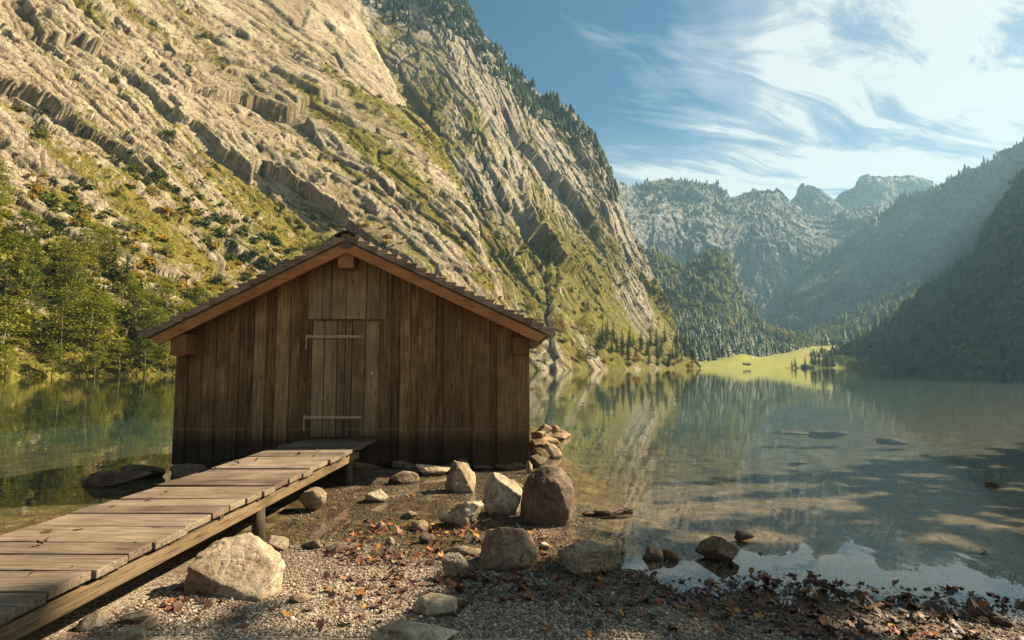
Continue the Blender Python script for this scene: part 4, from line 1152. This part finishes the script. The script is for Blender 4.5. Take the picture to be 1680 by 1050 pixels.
nzA = fbm(A.S / 14, A.T / 14, None, 881, 3)
wood_edge = 25 + (nzA - .5) * 30 - .05 * (uA - 100)
p, _ = A.pick(((zA < wood_edge) & (uA < 420)) * 1.0, 1600)
for q in thin(p, 2.5)[:170]:
    tree('broadleaf', random.randrange(5), q, random.uniform(.9, 1.3), 'yellow green broadleaf tree in the dense wood on the left shore', 'broadleaf trees of the left shore wood', 'leaf', 'bark')
p, _ = A.pick(((zA < .9) & (uA < 400)) * 1.0, 400, -.6)
for q in thin(p, 2.4)[:36]:
    tree('broadleaf', random.randrange(5), (q[0] + .6, q[1] - .6, max(q[2], -.1)), random.uniform(.45, .75), 'low broadleaf tree overhanging the water along the left shore', 'overhanging trees along the left shoreline', 'leaf', 'bark')
p, _ = A.pick(((zA > 7) & (zA < wood_edge + 14) & (uA > 40) & (uA < 420)) * sstep(.45, .6, fbm(A.S / 12, A.T / 14, None, 871, 3)), 500)
for q in thin(p, 2.6)[:58]:
    tree('conifer', random.randrange(4), q, random.uniform(.6, 1.0), 'dark green conifer rising from the wood behind the left shore', 'conifers in the left shore wood', 'needle', 'barkdark')
# bushes on the cliff
wv = sstep(.35, .6, vegA) * sstep(.45, .62, fbm(A.S / 18, A.T / 26, None, 861, 3))
p, _ = A.pick(wv * ((zA > 14) & (vA > 160 + 0 * uA) & (uA < 640)) * (1.5 - .8 * sstep(200, 420, 420 - vA)), 2500)
for k, q in enumerate(thin(p, 1.6)[:200]):
    shrub(q, random.uniform(.9, 2.1), 'green bush growing on the grassy lower slope of the near cliff', 'bushes on the near cliff slope', 'leafgreen')
p, _ = A.pick(wv * ((zA > 20) & (vA > 40) & (uA < 560)), 2000)
for k, q in enumerate(thin(p, 2.0)[:90]):
    shrub(q, random.uniform(.7, 1.7), 'golden autumn bush growing among the rocks of the near cliff', 'golden bushes on the near cliff', 'leafgold')
# conifers in the gully and on the ledges
gul = (np.abs(vB - (250 + (uB - 735) * 1.12)) < 45) & (uB > 690) & (uB < 915)
p, _ = Bm.pick(gul * 1.0, 500)
for q in thin(p, 3.2)[:75]: tree('conifer', random.randrange(4), q, random.uniform(.7, 1.15), 'dark conifer in the wooded gully slanting down between the two cliffs', 'conifers of the gully between the cliffs', 'needle', 'barkdark')
p, _ = Bm.pick(((zB > 1) & (zB < 16 + 10 * sstep(1000, 1060, uB)) & (uB > 962) & (uB < 1140) & (vB > 562)) * 1.0, 900)
for q in thin(p, 3.0)[:95]: tree('conifer', random.randrange(4), q, random.uniform(.8, 1.25), 'conifer in the grove at the foot of the headland', 'conifers of the grove under the headland', 'needle', 'barkdark')
p, _ = Bm.pick(((zB > .6) & (zB < 30) & (uB > 865) & (uB < 975)) * 1.0, 700)
for q in thin(p, 2.6)[:50]: tree('broadleaf', random.randrange(5), q, random.uniform(.45, .8), 'golden broadleaf tree on the far shore just right of the boathouse', 'golden trees on the shore right of the boathouse', 'leafgold', 'bark')
p, _ = Bm.pick(((zB > .4) & (zB < 4) & (uB > 975) & (uB < 1140)) * 1.0, 500)
for q in thin(p, 3.0)[:40]: shrub(q, random.uniform(1.2, 2.2), 'yellow green bush at the waterline under the headland grove', 'bushes at the waterline under the headland', 'leafgold')

# forests: far woods that read as one mass
def far_conifer_verts():
    V, Fc, k = [], [], 6
    for (z0, z1, r0) in ((.06, .5, .24), (.3, .72, .19), (.52, .88, .135), (.72, 1.0, .085)):
        b = len(V)
        for i in range(k):
            a = 2 * math.pi * i / k; rr = r0 * (1.25 if i % 2 else .72)
            V.append((math.cos(a) * rr, math.sin(a) * rr, z0 - (.03 if i % 2 else -.02)))
        V.append((0, 0, z1))
        for i in range(k): Fc.append((b + i, b + (i + 1) % k, b + k))
    return np.array(V), np.array(Fc)
FCV, FCF = far_conifer_verts()
FBV, FBF, _t = bush(700, ncl=9, per=11, rad=.40, lsize=.12)
FSV, FSF, _t = bush(701, ncl=6, per=5, rad=.42, lsize=.16)
def forest(name, mat, pts, hlo, hhi, kind, ex=.35, slim=1.0):
    pts = np.asarray(pts); n_ = len(pts)
    V, Fc = {'conifer': (FCV, FCF), 'broadleaf': (FBV, FBF), 'tuft': (FSV, FSF)}[kind]
    hh = (hlo * .7 + (hhi * 1.15 - hlo * .7) * rng.random(n_) ** 1.4)[:, None]; yaw = rng.uniform(0, 6.28, n_); wd = hh * rng.uniform(.8, 1.3, (n_, 1)) * slim
    c_, s_ = np.cos(yaw)[:, None], np.sin(yaw)[:, None]
    x = (V[None, :, 0] * c_ - V[None, :, 1] * s_) * wd; y = (V[None, :, 0] * s_ + V[None, :, 1] * c_) * wd
    z = V[None, :, 2] * hh - .06 * hh
    W = np.stack([x + pts[:, :1], y + pts[:, 1:2], z + pts[:, 2:]], -1).reshape(-1, 3)
    Ff = (Fc[None] + (np.arange(n_) * len(V))[:, None, None]).reshape(-1, Fc.shape[1])
    t = np.repeat(np.clip(rng.random(n_) * .8 + .2 * (fbm(pts[:, 0] / 60, pts[:, 1] / 60, None, 9, 2) > .5), 0, 1), len(V)) * .75 + .25 * np.tile(rng.random(len(V)), n_)
    return props(link(name, mesh_np(name, W, Ff, M[mat], {'tint': t})), kind='stuff')

#crest = sstep(.66, .9, Bm.T / Bm.T[:, int(Bm.nv * .9)].max() + .12 * (fbm(Bm.S / 40, Bm.T / 40, None, 818, 3) - .5))
tB = np.repeat((np.linspace(0, 1, Bm.nv) / .9)[None, :], Bm.nu, 0)
sky_u = np.array([560, 640, 715, 800, 870, 955, 1000, 1060]); sky_v = np.array([-60, -10, 0, 75, 152, 218, 312, 433])
dv = vB - np.interp(uB, sky_u, sky_v)
nC = fbm(Bm.S / 30, Bm.T / 40, None, 818, 4)
crestw = (1 - sstep(5, 46, dv + 110 * (nC - .5) + 30 * sstep(850, 990, uB))) * (tB < 1.06) * (uB < 1015) * 1.6 + .012 * sstep(.4, .7, vegB) * (zB > 30) + .35 * sstep(.60, .70, nC) * (dv < 170) * (uB < 860)
p, _ = Bm.pick(crestw * 1.0, 1900)
forest('crest_conifer_forest', 'farneedle', p, 5, 11, 'conifer')
p, _ = Bm.pick(sstep(.3, .6, vegB) * ((zB > 6) & (vB > 380)) * 1.0, 900)
forest('headland_scrub', 'leafgreen', p, 2.0, 4.5, 'broadleaf')
p, _ = A.pick(sstep(.30, .6, vegA) * (vA > 60) * (uA < 900) * (zA > 8), 9000)
forest('cliff_scrub', 'leafgreen', p, .5, 2.0, 'tuft')
cl_ = sstep(.46, .60, fbm(A.S / 11, A.T / 13, None, 863, 3))
p, _ = A.pick(apron * cl_ * (zA > 10) * (uA < 640), 1500)
forest('slope_thicket', 'leafgreen', p, 1.2, 3.6, 'broadleaf', slim=1.15)
p, _ = A.pick(apron * sstep(.46, .60, fbm(A.S / 9, A.T / 9, None, 867, 3)) * (zA > 10) * (uA < 640), 900)
forest('slope_golden_thicket', 'leafgold', p, 1.0, 3.0, 'broadleaf', slim=1.15)
p, _ = A.pick(sstep(.35, .65, vegA) * (uA < 900) * (zA > 8), 9000)
forest('cliff_dry_scrub', 'leafgold', p, .3, 1.2, 'tuft')
p, _ = A.pick(((zA > 2) & (zA < wood_edge + 5) & (uA < 430)) * 1.0, 1500)
forest('wood_understorey', 'leaf', p, 2.5, 5.5, 'broadleaf', slim=.8)
uC, vC = proj(Cm.X); tC = np.repeat((np.linspace(0, 1, Cm.nv) / .9)[None, :], Cm.nu, 0)
p, _ = Cm.pick((tC < 1.02) * sstep(-10, 25, vC - (505 + .32 * (uC - 1090)) + 30 * (fbm(Cm.S / 40, Cm.T / 40, None, 3, 3) - .5)) + .12 * (tC < 1.02), 5200, 1.5)
forest('valley_conifer_forest', 'farneedle', p, 8, 14, 'conifer')
p, _ = Cm.pick((tC < 1.03) * (1 - sstep(-10, 40, vC - (505 + .32 * (uC - 1090)))), 2600, 1.5)
forest('spur_broadleaf_forest', 'farleaf', p, 8, 13, 'broadleaf')
tG = np.repeat((np.linspace(0, 1, Gm.nv) / .9)[None, :], Gm.nu, 0)
mG = (fbm(Gm.S / 45, Gm.T / 45, None, 31, 3) > .5)
p, _ = Gm.pick((tG < 1.05) * (.2 + .8 * mG), 2600, 1.0); forest('slope_conifer_forest', 'farneedle', p, 7, 13, 'conifer')
p, _ = Gm.pick((tG < 1.05) * (.25 + .75 * ~mG), 2600, 1.0); forest('slope_broadleaf_forest', 'farleaf', p, 7, 12, 'broadleaf')
tF = np.repeat((np.linspace(0, 1, F2.nv) / .9)[None, :], F2.nu, 0)
mF = (fbm(F2.S / 40, F2.T / 50, None, 33, 3) > .52)
wF = (tF < 1.06) * (1 - .75 * sstep(.6, .68, fbm(F2.S / 50, F2.T / 70, None, 37, 3)))
p, _ = F2.pick(wF * (.25 + .75 * mF), 2600, 1.0); forest('shaded_conifer_forest', 'farneedle', p, 8, 14, 'conifer')
p, _ = F2.pick(wF * (.25 + .75 * ~mF), 3200, 1.0); forest('shaded_broadleaf_forest', 'farleaf', p, 8, 13, 'broadleaf')
tM = np.repeat((np.linspace(0, 1, Fm.nv) / .9)[None, :], Fm.nu, 0)
p, _ = Fm.pick(sstep(.66, .86, tM + .25 * (fbm(Fm.S / 90, Fm.T / 90, None, 41, 3) - .5)) * (tM < 1.1) + .16 * sstep(.5, .8, Fm.attr['veg']), 3200); forest('ridge_conifer_forest', 'farneedle', p, 10, 18, 'conifer')
tD = np.repeat((np.linspace(0, 1, D.nv) / .9)[None, :], D.nu, 0)
p, _ = D.pick(sstep(.45, .75, D.attr['veg']) * (tD < 1.05) + .8 * (np.abs(tD - .99) < .02) * (D.S < D.S.max() * .42), 1300); forest('headwall_forest', 'farneedle', p, 9, 15, 'conifer')

# trees and things on the meadow shore
def mz(u, v, Y):
    q = P(u, v, Y); i = np.argmin(((Me.X - q) ** 2).sum(-1)); return Me.X.reshape(-1, 3)[i]
for (u, Y, s, lab) in [(1299, 436, .75, 'slim lone conifer on the meadow shore, left of the shore pair'), (1306, 437, .95, 'taller conifer of the shore pair beside the pale boulder'), (1322, 441, 1.1, 'conifer on the meadow shore between the shore pair and the dark clump')]:
    q = mz(u, 600, Y); tree('conifer', 1, q, s, lab, None, 'needle', 'barkdark')
for k in range(22):
    q = mz(random.uniform(1331, 1372), 596, random.uniform(450, 485)); tree('conifer', random.randrange(4), q, random.uniform(1.0, 1.45), 'conifer in the dark clump standing at the right end of the meadow', 'conifers of the clump on the meadow', 'needle', 'barkdark')
for k in range(28):
    q = mz(random.uniform(1372, 1450), 597, random.uniform(460, 520)); tree('broadleaf', random.randrange(5), q, random.uniform(.8, 1.3), 'broadleaf tree on the shore between the dark clump and the shaded slope', 'broadleaf trees right of the meadow clump', 'farleaf', 'bark')
for k in range(10):
    q = mz(random.uniform(1318, 1335), 600, random.uniform(440, 446)); shrub(q, random.uniform(1.2, 2.0), 'dark bush at the waterline left of the conifer clump on the meadow', 'bushes by the meadow clump', 'leafgreen')
q = mz(1308, 602, 428)
o = link('rock', rock_mesh('rock', 2.6, 2.0, 1.9, 91, 4), None, (q[0], q[1], max(q[2], 0) - .3)); o.color = (1.6, 1.6, 1.6, 1); props(o, 'bright pale boulder at the meadow shore below the conifer pair', 'rock')
q = mz(1226, 597, 475)
barn = empty('barn', tuple(q), 'tiny dark log barn with a low roof on the meadow', 'barn')
mb = MB(); bw, bd, bh = 2.3, 1.8, 1.1
mb.box(q[0] - bw, q[0] + bw, q[1] - bd, q[1] + bd, q[2] - .5, q[2] + bh); 
for s in (-1, 1): mb.prism([(q[0] + s * bw, q[1] - bd, q[2] + bh), (q[0] + s * bw, q[1] + bd, q[2] + bh), (q[0] + s * bw, q[1], q[2] + bh + 1.0)], (-s * .2, 0, 0))
mb.build('wall', M['wet_wood'], barn)
mb = MB()
for s in (-1, 1):
    mb.hexa([(q[0] - bw - .5, q[1] + s * (bd + .5), q[2] + bh - .2), (q[0] + bw + .5, q[1] + s * (bd + .5), q[2] + bh - .2), (q[0] + bw + .5, q[1], q[2] + bh + 1.05), (q[0] - bw - .5, q[1], q[2] + bh + 1.05),
             (q[0] - bw - .5, q[1] + s * (bd + .5), q[2] + bh - .05), (q[0] + bw + .5, q[1] + s * (bd + .5), q[2] + bh - .05), (q[0] + bw + .5, q[1], q[2] + bh + 1.2), (q[0] - bw - .5, q[1], q[2] + bh + 1.2)])
mb.build('roof', M['shingle'], barn)

# trees on the bank to the right of the camera, whose shade dapples the beach
for (x, y, s, i) in [(17.4, 9.0, 1.75, 3), (14.6, 10.1, 1.0, 3), (15.2, 11.6, 1.05, 2), (17.5, 13.6, 1.1, 3)]:
    tree('conifer', i, (x, y, float(gz(np.array([x]), np.array([y]))[0])), s, 'conifer on the bank beyond the right edge of the picture', 'bank conifers shading the beach', 'needle', 'barkdark', rz=i * 1.3)

# ------------------------------------------------------------------ air, sky and sun
SUN_AZ, SUN_EL = math.radians(72), math.radians(38)
n = NT('haze_air')
pv = n.n('VolumePrincipled', {'Color': (.40, .74, 1.0, 1), 'Density': .00013, 'Anisotropy': .25})
n.t.links.new(pv.outputs[0], n.out.inputs['Volume'])
hb = MB(); hb.box(-2320, 2820, -400, 3220, -102, 709)
props(hb.build('haze', n.m), kind='stuff')

w = bpy.data.worlds.new('World'); sc.world = w; w.use_nodes = True
t = w.node_tree; t.nodes.clear()
class WN(NT):
    def __init__(self, tree): self.t = tree
n = WN(t)
sky = n.n('TexSky', sky_type='NISHITA', sun_disc=False, sun_elevation=SUN_EL, sun_rotation=SUN_AZ, altitude=600, air_density=1.0, dust_density=.6, ozone_density=2.0)
gdir = n.n('TexCoord').outputs['Generated']
sx = n.n('SeparateXYZ', {'Vector': gdir})
zz = n.math('ADD', n.math('MAXIMUM', sx.outputs[2], 0.0), .10)
cp = n.n('CombineXYZ', {'X': n.math('DIVIDE', sx.outputs[0], zz), 'Y': n.math('DIVIDE', sx.outputs[1], zz), 'Z': 0.0}).outputs[0]
warp = n.n('TexNoise', {'Vector': cp, 'Scale': .55, 'Detail': 3.0}).outputs[1]
wp = n.vmath('ADD', cp, n.vmath('MULTIPLY', n.vmath('SUBTRACT', warp, (.5, .5, .5)), (.9, .9, 0)))
rot = n.map(wp, (1, 1, 1), rot=(0, 0, math.radians(-22)))
c1 = n.noise(n.map(rot, (.42, 1.5, 1)), 1.0, 9, .62, .5)
c2 = n.noise(n.map(rot, (1.1, 5.0, 1)), 1.0, 8, .68, .8)
c3 = n.noise(wp, .55, 5, .6)
right = n.ramp(n.math('ADD', n.math('MULTIPLY', sx.outputs[0], .85), n.math('ADD', n.math('MULTIPLY', sx.outputs[2], -.42), .46)), [(.28, 0.0), (.62, 1.0)])
dens = n.math('ADD', n.math('ADD', n.math('MULTIPLY', c1, .60), n.math('MULTIPLY', c2, .55)), n.math('ADD', n.math('MULTIPLY', c3, .30), n.math('MULTIPLY', right, .30)))
mask = n.ramp(dens, [(.83, 0.0), (.95, .45), (1.20, 1.0)])
lowm = n.ramp(sx.outputs[2], [(.0, .8), (.30, .6), (.40, 0.0)])
mask = n.math('MAXIMUM', mask, n.math('MULTIPLY', lowm, n.ramp(n.math('ADD', c1, n.math('MULTIPLY', c2, .5)), [(.55, .25), (.85, 1.0)])))
skyc = n.mix(1.0, sky.outputs[0], (.13, .42, .50, 1), 'MULTIPLY')
cc = n.mix(mask, skyc, (4.9, 5.2, 5.15, 1))
bg = n.n('Background', {'Color': cc, 'Strength': .05})
wo = n.n('OutputWorld'); t.links.new(bg.outputs[0], wo.inputs[0])

sun = bpy.data.lights.new('sun', 'SUN'); sun.energy = 5.0; sun.angle = math.radians(.53); sun.color = (1.0, .84, .60)
so = bpy.data.objects.new('sun', sun); COL.objects.link(so)
d = Vector((math.sin(SUN_AZ) * math.cos(SUN_EL), math.cos(SUN_AZ) * math.cos(SUN_EL), math.sin(SUN_EL)))
so.rotation_euler = d.to_track_quat('Z', 'Y').to_euler(); so.location = d * 50 + Vector((0, 0, 20))

vs = sc.view_settings
vs.view_transform = 'Standard'; vs.look = 'None'; vs.exposure = 1.65; vs.gamma = 1.0
sc.render.engine = 'CYCLES'
cy = sc.cycles
cy.max_bounces = 8; cy.diffuse_bounces = 3; cy.glossy_bounces = 3; cy.transmission_bounces = 4; cy.transparent_max_bounces = 12; cy.volume_bounces = 0
cy.use_denoising = True
cy.caustics_reflective = False; cy.caustics_refractive = False
cy.sample_clamp_indirect = 8
